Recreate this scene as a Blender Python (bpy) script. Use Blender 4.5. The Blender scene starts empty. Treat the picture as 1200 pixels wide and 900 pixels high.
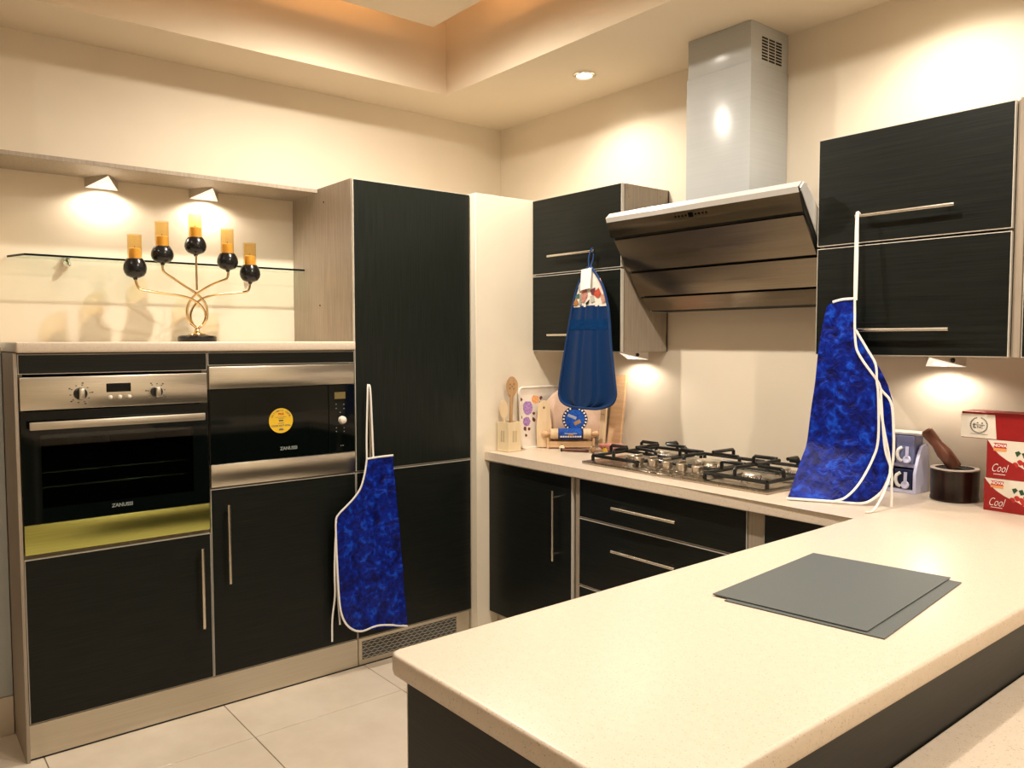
import bpy, bmesh, math, random
from mathutils import Vector, Matrix
random.seed(7)
S = bpy.context.scene
C = S.collection
V = Vector
PI = math.pi

# ------------------------------------------------------------------ camera
cam_d = bpy.data.cameras.new('camera'); cam = bpy.data.objects.new('camera', cam_d); C.objects.link(cam)
yaw, pitch, roll = 0.8904, -0.0547, -0.0014
fw = V((-math.sin(yaw)*math.cos(pitch), math.cos(yaw)*math.cos(pitch), math.sin(pitch)))
rt = V((math.cos(yaw), math.sin(yaw), 0)); up = rt.cross(fw)
r2 = rt*math.cos(roll) + up*math.sin(roll); u2 = up*math.cos(roll) - rt*math.sin(roll)
cm = Matrix((r2, u2, -fw)).transposed().to_4x4(); cm.translation = V((3.5901, -2.8258, 1.393))
cam.matrix_world = cm
cam_d.sensor_width = 36; cam_d.sensor_fit = 'HORIZONTAL'; cam_d.lens = 931.7/1200*36
cam_d.clip_start = 0.02
S.camera = cam

# ------------------------------------------------------------------ world, exposure
w = bpy.data.worlds.new('world'); S.world = w; w.use_nodes = True
w.node_tree.nodes['Background'].inputs[0].default_value = (1.0, 0.86, 0.68, 1)
w.node_tree.nodes['Background'].inputs[1].default_value = 0.05
S.view_settings.view_transform = 'Standard'; S.view_settings.look = 'None'
S.view_settings.gamma = 1; S.view_settings.use_curve_mapping = False
S.view_settings.exposure = 0.10

LIGHT_COL = (1.0, 0.91, 0.785)
E_PANEL, E_FAR, E_SOFFIT, E_WEDGE, E_CAB = 103, 10, 15, 4.6, 2.7
E_COVE_FILL = 5.0

# ------------------------------------------------------------------ helpers
class B:
    def __init__(s): s.bm = bmesh.new()
    def box(s, x0, x1, y0, y1, z0, z1, bev=0, seg=2):
        g = bmesh.ops.create_cube(s.bm, size=1)
        for v in g['verts']:
            v.co = V(((x0+x1)/2 + v.co.x*(x1-x0), (y0+y1)/2 + v.co.y*(y1-y0), (z0+z1)/2 + v.co.z*(z1-z0)))
        if bev:
            es = list({e for v in g['verts'] for e in v.link_edges})
            bmesh.ops.bevel(s.bm, geom=es, offset=bev, segments=seg, affect='EDGES', profile=0.5)
        return s
    def hexa(s, c, ax, ay, az, hx, hy, hz, bev=0, seg=2):
        """oriented box, centre c, axes, half sizes"""
        g = bmesh.ops.create_cube(s.bm, size=2)
        for v in g['verts']:
            v.co = c + ax*(v.co.x*hx) + ay*(v.co.y*hy) + az*(v.co.z*hz)
        if bev:
            es = list({e for v in g['verts'] for e in v.link_edges})
            bmesh.ops.bevel(s.bm, geom=es, offset=bev, segments=seg, affect='EDGES', profile=0.5)
        return s
    def ring(s, c, a, b, r, n):
        return [s.bm.verts.new(c + a*(r*math.cos(2*PI*i/n)) + b*(r*math.sin(2*PI*i/n))) for i in range(n)]
    def bridge(s, A, Bv):
        n = len(A)
        for i in range(n): s.bm.faces.new((A[i], A[(i+1) % n], Bv[(i+1) % n], Bv[i]))
    def tube(s, pts, r, n=8, caps=True, flat=None):
        pts = [V(p) for p in pts]; prev = None; first = None
        rs = r if isinstance(r, (list, tuple)) else [r]*len(pts)
        t0 = (pts[1]-pts[0]).normalized()
        a = t0.orthogonal().normalized()
        if flat is not None:
            f = V(flat); a = (f - t0*f.dot(t0)).normalized()
        for i, p in enumerate(pts):
            t = ((pts[min(i+1, len(pts)-1)]) - pts[max(i-1, 0)]).normalized()
            a = (a - t*a.dot(t)).normalized(); b = t.cross(a)
            fl = 1.0 if flat is None else 0.35
            R = [s.bm.verts.new(p + a*(rs[i]*fl*math.cos(2*PI*k/n)) + b*(rs[i]*math.sin(2*PI*k/n))) for k in range(n)]
            if prev: s.bridge(prev, R)
            else: first = R
            prev = R
        if caps:
            s.bm.faces.new(first[::-1]); s.bm.faces.new(prev)
        return s
    def cyl(s, p0, p1, r0, r1=None, n=20):
        return s.tube([p0, p1], [r0, r0 if r1 is None else r1], n)
    def lathe(s, prof, c, n=28, axis=(0, 0, 1), cap=True):
        c = V(c); ax = V(axis).normalized(); a = ax.orthogonal().normalized(); b = ax.cross(a); prev = None; first = None
        for r, z in prof:
            R = s.ring(c + ax*z, a, b, max(r, 1e-5), n)
            if prev: s.bridge(prev, R)
            else: first = R
            prev = R
        if cap:
            s.bm.faces.new(first[::-1]); s.bm.faces.new(prev)
        return s
    def prism(s, pts, d):
        """polygon of 3D points swept by vector d"""
        d = V(d); A = [s.bm.verts.new(V(p)) for p in pts]; Bv = [s.bm.verts.new(V(p)+d) for p in pts]
        s.bm.faces.new(A[::-1]); s.bm.faces.new(Bv); s.bridge(A, Bv); return s
    def sheet(s, fn, nu, nv, th, nrm):
        nrm = V(nrm)
        F = [[s.bm.verts.new(V(fn(i/nu, j/nv)) + nrm*th/2) for i in range(nu+1)] for j in range(nv+1)]
        K = [[s.bm.verts.new(V(fn(i/nu, j/nv)) - nrm*th/2) for i in range(nu+1)] for j in range(nv+1)]
        f = s.bm.faces.new
        for j in range(nv):
            for i in range(nu):
                f((F[j][i], F[j][i+1], F[j+1][i+1], F[j+1][i])); f((K[j][i], K[j+1][i], K[j+1][i+1], K[j][i+1]))
        for i in range(nu):
            f((F[0][i], K[0][i], K[0][i+1], F[0][i+1])); f((F[nv][i], F[nv][i+1], K[nv][i+1], K[nv][i]))
        for j in range(nv):
            f((F[j][0], F[j+1][0], K[j+1][0], K[j][0])); f((F[j][nu], K[j][nu], K[j+1][nu], F[j+1][nu]))
        return s
    def xform(s, M):
        bmesh.ops.transform(s.bm, matrix=M, verts=s.bm.verts[:]); return s

ORG = {}
def worg(o): return ORG.get(o.name, V((0, 0, 0))) if o else V((0, 0, 0))
def obj(name, b, mat, parent=None, ang=38):
    bm = b.bm
    bmesh.ops.recalc_face_normals(bm, faces=bm.faces[:])
    me = bpy.data.meshes.new(name)
    cs = [v.co for v in bm.verts]
    lo = V((min(c.x for c in cs), min(c.y for c in cs), min(c.z for c in cs))); hi = V((max(c.x for c in cs), max(c.y for c in cs), max(c.z for c in cs)))
    o0 = (lo+hi)/2; o0.z = lo.z
    bmesh.ops.translate(bm, verts=bm.verts[:], vec=-o0)
    bm.to_mesh(me); bm.free()
    me.polygons.foreach_set('use_smooth', [True]*len(me.polygons)); me.set_sharp_from_angle(angle=math.radians(ang))
    me.materials.append(mat)
    o = bpy.data.objects.new(name, me); C.objects.link(o)
    ORG[o.name] = o0
    if parent: o.parent = parent
    o.location = o0 - worg(parent)
    return o
def tag(o, label, cat, group=None):
    o['label'] = label; o['category'] = cat
    if group: o['group'] = group
    return o
def thing(name, label, cat, loc, group=None):
    o = bpy.data.objects.new(name, None); C.objects.link(o); o.location = loc; o.empty_display_size = 0.05
    ORG[o.name] = V(loc); return tag(o, label, cat, group)
def struct(o, label=None):
    o['kind'] = 'structure'
    if label: o['label'] = label
    return o
def text(name, body, size, org, right, upv, mat, parent, shear=0.0, align='CENTER', bold=0.0, ext=0.0002, xs=1.0):
    cu = bpy.data.curves.new(name, 'FONT'); cu.body = body; cu.size = size; cu.align_x = align; cu.align_y = 'CENTER'
    cu.shear = shear; cu.extrude = ext; cu.offset = bold; cu.resolution_u = 3
    t = bpy.data.objects.new(name, cu); C.objects.link(t)
    dg = bpy.context.evaluated_depsgraph_get(); dg.update()
    me = bpy.data.meshes.new_from_object(t.evaluated_get(dg)); bpy.data.objects.remove(t)
    r = V(right).normalized(); u = V(upv).normalized(); n = r.cross(u)
    M = Matrix((r*xs, u, n)).transposed().to_4x4()
    me.transform(M); me.materials.clear(); me.materials.append(mat)
    o = bpy.data.objects.new(name, me); C.objects.link(o); ORG[o.name] = V(org)
    if parent: o.parent = parent
    o.location = V(org) - worg(parent)
    return o
def interp(P, t):
    """P list of points, t in 0..1 by index"""
    P = [V(p) for p in P]; k = t*(len(P)-1); i = min(int(k), len(P)-2); f = k-i
    return P[i]*(1-f) + P[i+1]*f
def arc_interp(P, t):
    P = [V(p) for p in P]; d = [0]
    for a, b in zip(P, P[1:]): d.append(d[-1] + (b-a).length)
    s = t*d[-1]
    for i in range(len(P)-1):
        if s <= d[i+1] or i == len(P)-2:
            f = (s-d[i])/max(d[i+1]-d[i], 1e-9); return P[i]*(1-f) + P[i+1]*f
def smooth(P, n=6):
    """Catmull-Rom through points"""
    P = [V(p) for p in P]; Q = [P[0]*2-P[1]] + P + [P[-1]*2-P[-2]]; out = []
    for i in range(1, len(Q)-2):
        for k in range(n):
            t = k/n; a, b, c, d = Q[i-1], Q[i], Q[i+1], Q[i+2]
            out.append(0.5*((2*b) + (c-a)*t + (2*a-5*b+4*c-d)*t*t + (3*b-a-3*c+d)*t**3))
    out.append(P[-1]); return out

# ------------------------------------------------------------------ materials
def mat(name, col, rough=0.5, metal=0.0, spec=0.5, col2=None, nscale=(20, 20, 20), detail=3, bump=0.0, lo=0.35, hi=0.65, emis=None, estr=0, coat=0.0, aniso=0.0, trans=0.0, ior=1.45, sheen=0.0, rvar=0.0, alpha=1.0):
    m = bpy.data.materials.new(name); m.use_nodes = True; nt = m.node_tree; p = nt.nodes['Principled BSDF']; L = nt.links.new
    I = p.inputs
    I['Base Color'].default_value = (*col, 1); I['Roughness'].default_value = rough; I['Metallic'].default_value = metal
    I['Specular IOR Level'].default_value = spec; I['IOR'].default_value = ior
    I['Coat Weight'].default_value = coat; I['Coat Roughness'].default_value = 0.1; I['Transmission Weight'].default_value = trans
    I['Sheen Weight'].default_value = sheen; I['Alpha'].default_value = alpha
    if emis: I['Emission Color'].default_value = (*emis, 1); I['Emission Strength'].default_value = estr
    if col2 or bump or rvar:
        g = nt.nodes.new('ShaderNodeNewGeometry'); mp = nt.nodes.new('ShaderNodeMapping'); mp.inputs['Scale'].default_value = nscale
        n = nt.nodes.new('ShaderNodeTexNoise'); n.inputs['Scale'].default_value = 1; n.inputs['Detail'].default_value = detail; n.inputs['Roughness'].default_value = 0.6
        L(g.outputs['Position'], mp.inputs['Vector']); L(mp.outputs['Vector'], n.inputs['Vector'])
        if col2:
            r = nt.nodes.new('ShaderNodeValToRGB'); r.color_ramp.elements[0].position = lo; r.color_ramp.elements[1].position = hi
            r.color_ramp.elements[0].color = (*col, 1); r.color_ramp.elements[1].color = (*col2, 1)
            L(n.outputs['Fac'], r.inputs['Fac']); L(r.outputs['Color'], I['Base Color'])
        if bump:
            bp = nt.nodes.new('ShaderNodeBump'); bp.inputs['Strength'].default_value = bump; bp.inputs['Distance'].default_value = 0.002
            L(n.outputs['Fac'], bp.inputs['Height']); L(bp.outputs['Normal'], I['Normal'])
        if rvar:
            mr = nt.nodes.new('ShaderNodeMapRange'); mr.inputs['To Min'].default_value = max(rough-rvar, 0.02); mr.inputs['To Max'].default_value = rough+rvar
            L(n.outputs['Fac'], mr.inputs['Value']); L(mr.outputs['Result'], I['Roughness'])
    if aniso:
        tg = nt.nodes.new('ShaderNodeTangent'); tg.direction_type = 'RADIAL'; tg.axis = 'Z'
        L(tg.outputs['Tangent'], I['Tangent']); I['Anisotropic'].default_value = aniso
    return m
def mat_speck(name, base, base2, dark, rough, scale=330):
    m = mat(name, base, rough, col2=base2, nscale=(70, 70, 70), lo=0.3, hi=0.7); nt = m.node_tree; L = nt.links.new
    p = nt.nodes['Principled BSDF']; g = nt.nodes['Geometry'] if 'Geometry' in nt.nodes else [n for n in nt.nodes if n.type == 'NEW_GEOMETRY'][0]
    v = nt.nodes.new('ShaderNodeTexNoise'); v.inputs['Scale'].default_value = scale; v.inputs['Detail'].default_value = 1
    L(g.outputs['Position'], v.inputs['Vector'])
    r = nt.nodes.new('ShaderNodeValToRGB'); r.color_ramp.elements[0].position = 0.66; r.color_ramp.elements[1].position = 0.72
    r.color_ramp.elements[0].color = (0, 0, 0, 1); r.color_ramp.elements[1].color = (1, 1, 1, 1); L(v.outputs['Fac'], r.inputs['Fac'])
    mx = nt.nodes.new('ShaderNodeMix'); mx.data_type = 'RGBA'; src = p.inputs['Base Color'].links[0].from_socket
    L(r.outputs['Color'], mx.inputs[0]); L(src, mx.inputs[6]); mx.inputs[7].default_value = (*dark, 1); L(mx.outputs[2], p.inputs['Base Color'])
    return m
def mat_mottle(name, cols, scale, rough):
    """crushed satin cloth print with crumple highlights painted in: warped noise between several blues"""
    m = mat(name, cols[0], rough, spec=0.25); nt = m.node_tree; L = nt.links.new; p = nt.nodes['Principled BSDF']
    g = nt.nodes.new('ShaderNodeNewGeometry')
    n1 = nt.nodes.new('ShaderNodeTexNoise'); n1.inputs['Scale'].default_value = scale; n1.inputs['Detail'].default_value = 4; n1.inputs['Distortion'].default_value = 0.7; n1.inputs['Roughness'].default_value = 0.62
    n2 = nt.nodes.new('ShaderNodeTexVoronoi'); n2.inputs['Scale'].default_value = scale*2.2
    ad = nt.nodes.new('ShaderNodeMath'); ad.operation = 'MULTIPLY_ADD'; ad.inputs[1].default_value = 0.22
    L(g.outputs['Position'], n1.inputs['Vector']); L(g.outputs['Position'], n2.inputs['Vector'])
    L(n2.outputs['Distance'], ad.inputs[0]); L(n1.outputs['Fac'], ad.inputs[2])
    r = nt.nodes.new('ShaderNodeValToRGB'); cr = r.color_ramp; cr.elements[0].position = 0.42; cr.elements[1].position = 0.8
    cr.elements[0].color = (*cols[0], 1); cr.elements[1].color = (*cols[-1], 1)
    for i, c in enumerate(cols[1:-1]):
        e = cr.elements.new(0.42 + 0.38*(i+1)/(len(cols)-1)); e.color = (*c, 1)
    L(ad.outputs[0], r.inputs['Fac']); L(r.outputs['Color'], p.inputs['Base Color'])
    bp = nt.nodes.new('ShaderNodeBump'); bp.inputs['Strength'].default_value = 0.75; bp.inputs['Distance'].default_value = 0.012
    L(n1.outputs['Fac'], bp.inputs['Height']); L(bp.outputs['Normal'], p.inputs['Normal'])
    return m
def mat_glassy(name, tint, rough=0.02, refl=0.12):
    m = bpy.data.materials.new(name); m.use_nodes = True; nt = m.node_tree; L = nt.links.new; nt.nodes.clear()
    o = nt.nodes.new('ShaderNodeOutputMaterial'); t = nt.nodes.new('ShaderNodeBsdfTransparent'); t.inputs[0].default_value = (*tint, 1)
    g = nt.nodes.new('ShaderNodeBsdfGlossy'); g.inputs['Roughness'].default_value = rough
    lw = nt.nodes.new('ShaderNodeLayerWeight'); pw = nt.nodes.new('ShaderNodeMath'); pw.operation = 'POWER'; pw.inputs[1].default_value = 4.0
    ma = nt.nodes.new('ShaderNodeMath'); ma.operation = 'MULTIPLY_ADD'; ma.inputs[1].default_value = 0.6; ma.inputs[2].default_value = 0.04
    L(lw.outputs['Facing'], pw.inputs[0]); L(pw.outputs[0], ma.inputs[0])
    mx = nt.nodes.new('ShaderNodeMixShader'); L(ma.outputs[0], mx.inputs[0]); L(t.outputs[0], mx.inputs[1]); L(g.outputs[0], mx.inputs[2]); L(mx.outputs[0], o.inputs[0])
    return m

M_wall = mat('wall_paint', (0.755, 0.665, 0.53), 0.75, col2=(0.78, 0.69, 0.555), nscale=(3, 3, 3), bump=0.03)
M_ceil = mat('ceiling_paint', (0.74, 0.645, 0.50), 0.8, col2=(0.76, 0.665, 0.52), nscale=(2, 2, 2))
M_filler = mat('cream_laminate', (0.80, 0.72, 0.58), 0.45, col2=(0.82, 0.74, 0.60), nscale=(5, 5, 5))
M_tile = mat('floor_tile', (0.66, 0.56, 0.44), 0.16, col2=(0.74, 0.645, 0.52), nscale=(4, 4, 4), detail=5, rvar=0.05)
M_grout = mat('grout', (0.30, 0.25, 0.18), 0.8, bump=0.1)
M_wenge = mat('dark_wood_horizontal', (0.0035, 0.0050, 0.0040), 0.38, col2=(0.0115, 0.0135, 0.0105), nscale=(5, 5, 240), detail=4, bump=0.12, spec=0.30, lo=0.35, hi=0.75)
M_wengev = mat('dark_wood_vertical', (0.0040, 0.0062, 0.0048), 0.38, col2=(0.014, 0.018, 0.014), nscale=(240, 240, 5), detail=4, bump=0.12, spec=0.30, lo=0.35, hi=0.75)
M_grey = mat('grey_wood', (0.30, 0.245, 0.185), 0.5, col2=(0.38, 0.315, 0.245), nscale=(120, 120, 5), detail=4, bump=0.05)
M_edge = mat('pale_edge_band', (0.62, 0.58, 0.50), 0.35, col2=(0.66, 0.62, 0.54), nscale=(8, 8, 8))
M_alu = mat('brushed_aluminium', (0.60, 0.55, 0.46), 0.36, 1.0, col2=(0.66, 0.61, 0.52), nscale=(3, 3, 300), rvar=0.05)
M_steel = mat('brushed_steel', (0.74, 0.70, 0.61), 0.28, 1.0, col2=(0.80, 0.76, 0.67), nscale=(4, 4, 420), detail=2, bump=0.02, aniso=0.6)
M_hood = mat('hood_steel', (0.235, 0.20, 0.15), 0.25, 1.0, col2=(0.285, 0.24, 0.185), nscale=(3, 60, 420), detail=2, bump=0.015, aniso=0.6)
M_hobst = mat('hob_steel', (0.42, 0.37, 0.30), 0.28, 1.0, col2=(0.48, 0.42, 0.35), nscale=(300, 4, 4), detail=2, rvar=0.04)
M_chim = mat('chimney_steel', (0.44, 0.455, 0.455), 0.24, 0.0, col2=(0.465, 0.48, 0.48), nscale=(3, 3, 300), detail=2)
M_olive = mat('olive_tinted_steel', (0.50, 0.53, 0.15), 0.28, 1.0, col2=(0.56, 0.59, 0.19), nscale=(4, 4, 400), detail=2, aniso=0.6)  # steel tinted an even yellow-green
M_handle = mat('satin_nickel', (0.70, 0.65, 0.56), 0.26, 1.0, col2=(0.74, 0.69, 0.60), nscale=(50, 50, 50))
M_knob = mat('hob_knob_nickel', (0.50, 0.44, 0.36), 0.32, 1.0, col2=(0.56, 0.50, 0.42), nscale=(50, 50, 50))
M_chrome = mat('chrome', (0.82, 0.80, 0.76), 0.08, 1.0, rvar=0.02, nscale=(40, 40, 40))
M_top = mat_speck('speckled_worktop', (0.71, 0.60, 0.475), (0.755, 0.64, 0.515), (0.44, 0.35, 0.24), 0.33)
M_black = mat('black_enamel', (0.008, 0.009, 0.008), 0.28, col2=(0.012, 0.013, 0.012), nscale=(60, 60, 60))
M_blackglass = mat('black_glass', (0.002, 0.0035, 0.003), 0.05, spec=0.3, rvar=0.01, nscale=(5, 5, 5))
M_dark = mat('dark_gap', (0.012, 0.012, 0.010), 0.7, col2=(0.016, 0.016, 0.013), nscale=(30, 30, 30))
M_oveng = mat_glassy('oven_glass', (0.34, 0.38, 0.33))
M_ctl = mat('matt_black_print', (0.002, 0.002, 0.002), 0.9, spec=0.0, col2=(0.003, 0.003, 0.003), nscale=(60, 60, 60))
M_wedge_dark = mat('grille_grey', (0.06, 0.065, 0.065), 0.5, col2=(0.075, 0.08, 0.08), nscale=(40, 40, 40))
M_cavity = mat('oven_cavity', (0.02, 0.022, 0.02), 0.5, col2=(0.026, 0.028, 0.026), nscale=(20, 20, 20))
M_glass = mat_glassy('clear_glass', (0.90, 0.97, 0.93))
M_gedge = mat('glass_edge', (0.004, 0.008, 0.011), 0.2, spec=0.2, rvar=0.02, nscale=(30, 30, 30))
M_amber = mat_glassy('amber_glass', (0.978, 0.895, 0.70))
M_wax = mat('candle_wax', (0.72, 0.46, 0.14), 0.5, col2=(0.78, 0.52, 0.18), nscale=(40, 40, 40))
M_gold = mat('polished_gold', (0.72, 0.52, 0.26), 0.14, 1.0, col2=(0.76, 0.56, 0.30), nscale=(30, 30, 30))
M_blackgl = mat('black_gloss', (0.006, 0.006, 0.006), 0.22, col2=(0.010, 0.010, 0.010), nscale=(40, 40, 40))
M_white = mat('white_plastic', (0.80, 0.78, 0.74), 0.4, col2=(0.83, 0.81, 0.77), nscale=(20, 20, 20))
M_blind = mat('bluish_white_frame', (0.52, 0.56, 0.56), 0.4, col2=(0.56, 0.60, 0.60), nscale=(9, 9, 9))
M_tape = mat('white_tape', (0.80, 0.77, 0.72), 0.75, col2=(0.86, 0.83, 0.78), nscale=(300, 300, 300))
M_apron = mat_mottle('blue_apron_cloth', [(0.0004, 0.0025, 0.070), (0.0007, 0.0065, 0.145), (0.001, 0.016, 0.27), (0.006, 0.065, 0.54)], 24, 0.45)  # lighter blues paint crumple highlights into the mottled cloth
M_towel = mat('blue_terry', (0.002, 0.022, 0.10), 0.95, col2=(0.003, 0.034, 0.125), nscale=(420, 420, 420), bump=0.9, sheen=0.08, spec=0.1)
M_towelb = mat('blue_band', (0.002, 0.026, 0.105), 0.85, col2=(0.003, 0.042, 0.15), nscale=(30, 30, 420), bump=0.6, spec=0.1)
M_bind = mat('blue_binding', (0.003, 0.030, 0.115), 0.8, col2=(0.004, 0.04, 0.15), nscale=(200, 200, 200))
M_card = mat('white_card', (0.86, 0.83, 0.80), 0.6, col2=(0.88, 0.85, 0.82), nscale=(30, 30, 30))
M_print = mat('printed_cotton', (0.72, 0.66, 0.58), 0.85, col2=(0.78, 0.73, 0.66), nscale=(60, 60, 60))
M_mat = mat('grey_mat', (0.100, 0.114, 0.110), 0.55, col2=(0.128, 0.142, 0.138), nscale=(500, 500, 500), bump=0.1)
M_lav = mat('lavender_plastic', (0.56, 0.56, 0.76), 0.35, col2=(0.61, 0.61, 0.80), nscale=(12, 12, 12))
M_lavg = mat('clear_blue_plastic', (0.42, 0.46, 0.80), 0.12, trans=0.6, col2=(0.46, 0.50, 0.84), nscale=(12, 12, 12))
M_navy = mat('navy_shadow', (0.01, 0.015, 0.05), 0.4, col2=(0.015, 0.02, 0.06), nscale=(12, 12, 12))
M_brown = mat('dark_brown_wood', (0.007, 0.003, 0.002), 0.28, col2=(0.020, 0.007, 0.0045), nscale=(60, 60, 6), detail=4)
M_pestle = mat('red_brown_wood', (0.080, 0.026, 0.014), 0.35, col2=(0.15, 0.052, 0.028), nscale=(40, 40, 12), detail=4)
M_rim = mat('pale_rim', (0.50, 0.42, 0.36), 0.3, col2=(0.56, 0.48, 0.42), nscale=(40, 40, 40))
M_red = mat('red_card', (0.27, 0.005, 0.007), 0.42, col2=(0.30, 0.008, 0.009), nscale=(20, 20, 20))
M_cardw = mat('cream_card', (0.72, 0.66, 0.56), 0.45, col2=(0.76, 0.70, 0.60), nscale=(25, 25, 25))
M_ink = mat('grey_ink', (0.10, 0.10, 0.11), 0.6, col2=(0.12, 0.12, 0.13), nscale=(50, 50, 50))
M_inkred = mat('red_ink', (0.45, 0.02, 0.015), 0.6, col2=(0.5, 0.03, 0.02), nscale=(90, 90, 90))
M_orange = mat('orange_ink', (0.75, 0.30, 0.10), 0.6, col2=(0.8, 0.34, 0.12), nscale=(50, 50, 50))
M_green = mat('dark_green_ink', (0.01, 0.05, 0.02), 0.6, col2=(0.02, 0.08, 0.03), nscale=(90, 90, 90))
M_yellow = mat('yellow_sticker', (0.80, 0.50, 0.02), 0.5, col2=(0.84, 0.54, 0.03), nscale=(25, 25, 25))
M_wood = mat('pale_wood', (0.58, 0.36, 0.19), 0.5, col2=(0.68, 0.45, 0.26), nscale=(8, 8, 90), detail=4)
M_woodl = mat('light_wood', (0.70, 0.52, 0.32), 0.5, col2=(0.76, 0.59, 0.38), nscale=(70, 70, 8), detail=4)
M_woodm = mat('mid_wood', (0.36, 0.20, 0.09), 0.5, col2=(0.46, 0.27, 0.13), nscale=(70, 70, 9), detail=4)
M_spoon = mat('spoon_wood', (0.42, 0.24, 0.10), 0.45, col2=(0.52, 0.31, 0.15), nscale=(60, 60, 9), detail=4)
M_woodp = mat('pinkish_wood', (0.66, 0.46, 0.34), 0.5, col2=(0.72, 0.53, 0.41), nscale=(25, 25, 25), detail=4)
M_block = mat('cream_block', (0.70, 0.57, 0.36), 0.5, col2=(0.74, 0.61, 0.40), nscale=(30, 30, 8))
M_slot = mat('slot_brown', (0.20, 0.14, 0.08), 0.7, col2=(0.24, 0.17, 0.10), nscale=(30, 30, 30))
M_melamine = mat('melamine', (0.80, 0.72, 0.62), 0.25, col2=(0.84, 0.77, 0.68), nscale=(20, 20, 20))
M_purple = mat('purple_print', (0.26, 0.10, 0.40), 0.5, col2=(0.52, 0.34, 0.62), nscale=(140, 140, 140))
M_peach = mat('peach_print', (0.78, 0.28, 0.08), 0.5, col2=(0.88, 0.48, 0.22), nscale=(140, 140, 140))
M_maroon = mat('maroon_leaf', (0.12, 0.02, 0.03), 0.5, col2=(0.18, 0.05, 0.05), nscale=(90, 90, 90))
M_blue = mat('blue_label', (0.004, 0.05, 0.36), 0.35, col2=(0.01, 0.12, 0.55), nscale=(80, 80, 80))
M_bluedk = mat('dark_blue_label', (0.003, 0.010, 0.06), 0.35, col2=(0.004, 0.014, 0.08), nscale=(80, 80, 80))
M_pink = mat('pink_dish', (0.66, 0.22, 0.20), 0.3, col2=(0.76, 0.38, 0.34), nscale=(60, 60, 60))
M_lens = mat('lamp_lens', (1, 0.9, 0.75), 0.4, emis=(1.0, 0.86, 0.66), estr=30, col2=(1, 0.92, 0.8), nscale=(20, 20, 20))
M_lensw = mat('wedge_lamp_lens', (1, 0.9, 0.8), 0.4, emis=(1.0, 0.86, 0.70), estr=14, col2=(1, 0.92, 0.84), nscale=(20, 20, 20))
M_wedge = mat('wedge_lamp_steel', (0.62, 0.58, 0.52), 0.35, 1.0, col2=(0.66, 0.62, 0.56), nscale=(40, 40, 40))
M_wedgew = mat('wedge_lamp_face', (0.82, 0.80, 0.76), 0.4, 0.0, emis=(1.0, 0.90, 0.80), estr=0.55, col2=(0.85, 0.83, 0.79), nscale=(40, 40, 40))
M_lcd = mat('lcd_amber', (0.16, 0.12, 0.045), 0.2, col2=(0.19, 0.14, 0.05), nscale=(60, 60, 60))
M_knobw = mat('cream_knob', (0.78, 0.72, 0.62), 0.3, col2=(0.82, 0.76, 0.66), nscale=(60, 60, 60))
M_logo = mat('logo_grey', (0.22, 0.25, 0.24), 0.5, col2=(0.26, 0.29, 0.28), nscale=(60, 60, 60))

# ------------------------------------------------------------------ room shell
CEIL = 2.577; XR, YF = 4.7, -6.4
def sbox(name, *a, m=M_wall, lab=None): return struct(obj(name, B().box(*a), m), lab)
sbox('wall_left', -0.12, 0, YF-0.1, 0.12, 0, 3.1)
sbox('wall_back', 0, XR, 0, 0.12, 0, 3.1)
sbox('wall_right', XR, XR+0.12, YF-0.1, 0.12, 0, 3.1)
sbox('wall_front', 0, XR, YF-0.12, YF, 0, 3.1)
floor = sbox('floor', 0, XR, YF, 0, -0.08, -0.004, m=M_grout, lab='cream tiled floor')
tile_me = None
TX0, TY0, TP = 0.30, -2.415, 0.6
i0 = 0
for i in range(-1, 8):
    for j in range(-7, 5):
        x0, x1 = TX0+i*TP+0.0015, TX0+(i+1)*TP-0.0015; y0, y1 = TY0+j*TP+0.0015, TY0+(j+1)*TP-0.0015
        if x1 < 0.05 or x0 > XR-0.05 or y1 < YF+0.05 or y0 > -0.05: continue
        full = x0 >= 0 and x1 <= XR and y0 >= YF and y1 <= 0
        if full and tile_me:
            o = bpy.data.objects.new('tile', tile_me); C.objects.link(o); o.parent = floor
            o.location = V(((x0+x1)/2, (y0+y1)/2, -0.02)) - worg(floor)
        else:
            o = obj('tile', B().box(max(x0, 0), min(x1, XR), max(y0, YF), min(y1, 0), -0.02, 0.0, 0.001, 1), M_tile, floor)
            if full: tile_me = o.data
# ceiling: dropped soffit ring, recess, floating inner panel
TX, TY = 0.345, -0.605; TX1, TYF = XR-0.5, YF+0.5
b = B()
b.box(0, TX, YF, 0, CEIL, 3.05); b.box(TX1, XR, YF, 0, CEIL, 3.05); b.box(TX, TX1, TY, 0, CEIL, 3.05); b.box(TX, TX1, YF, TYF, CEIL, 3.05)
struct(obj('ceiling', b, M_ceil), 'dropped cream ceiling border around the recess')
sbox('ceiling', 0, XR, YF, 0, 3.05, 3.12, m=M_ceil, lab='upper ceiling above the recess')
b = B().box(0.525, TX1-0.18, TYF+0.2, -0.80, 2.80, 2.86); 
for x in (1.2, 3.4):
    for y in (-1.4, -3.2, -5.0): b.box(x-0.05, x+0.05, y-0.05, y+0.05, 2.85, 3.06)
struct(obj('ceiling', b, M_ceil), 'flat inner ceiling panel hung in the recess')

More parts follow.
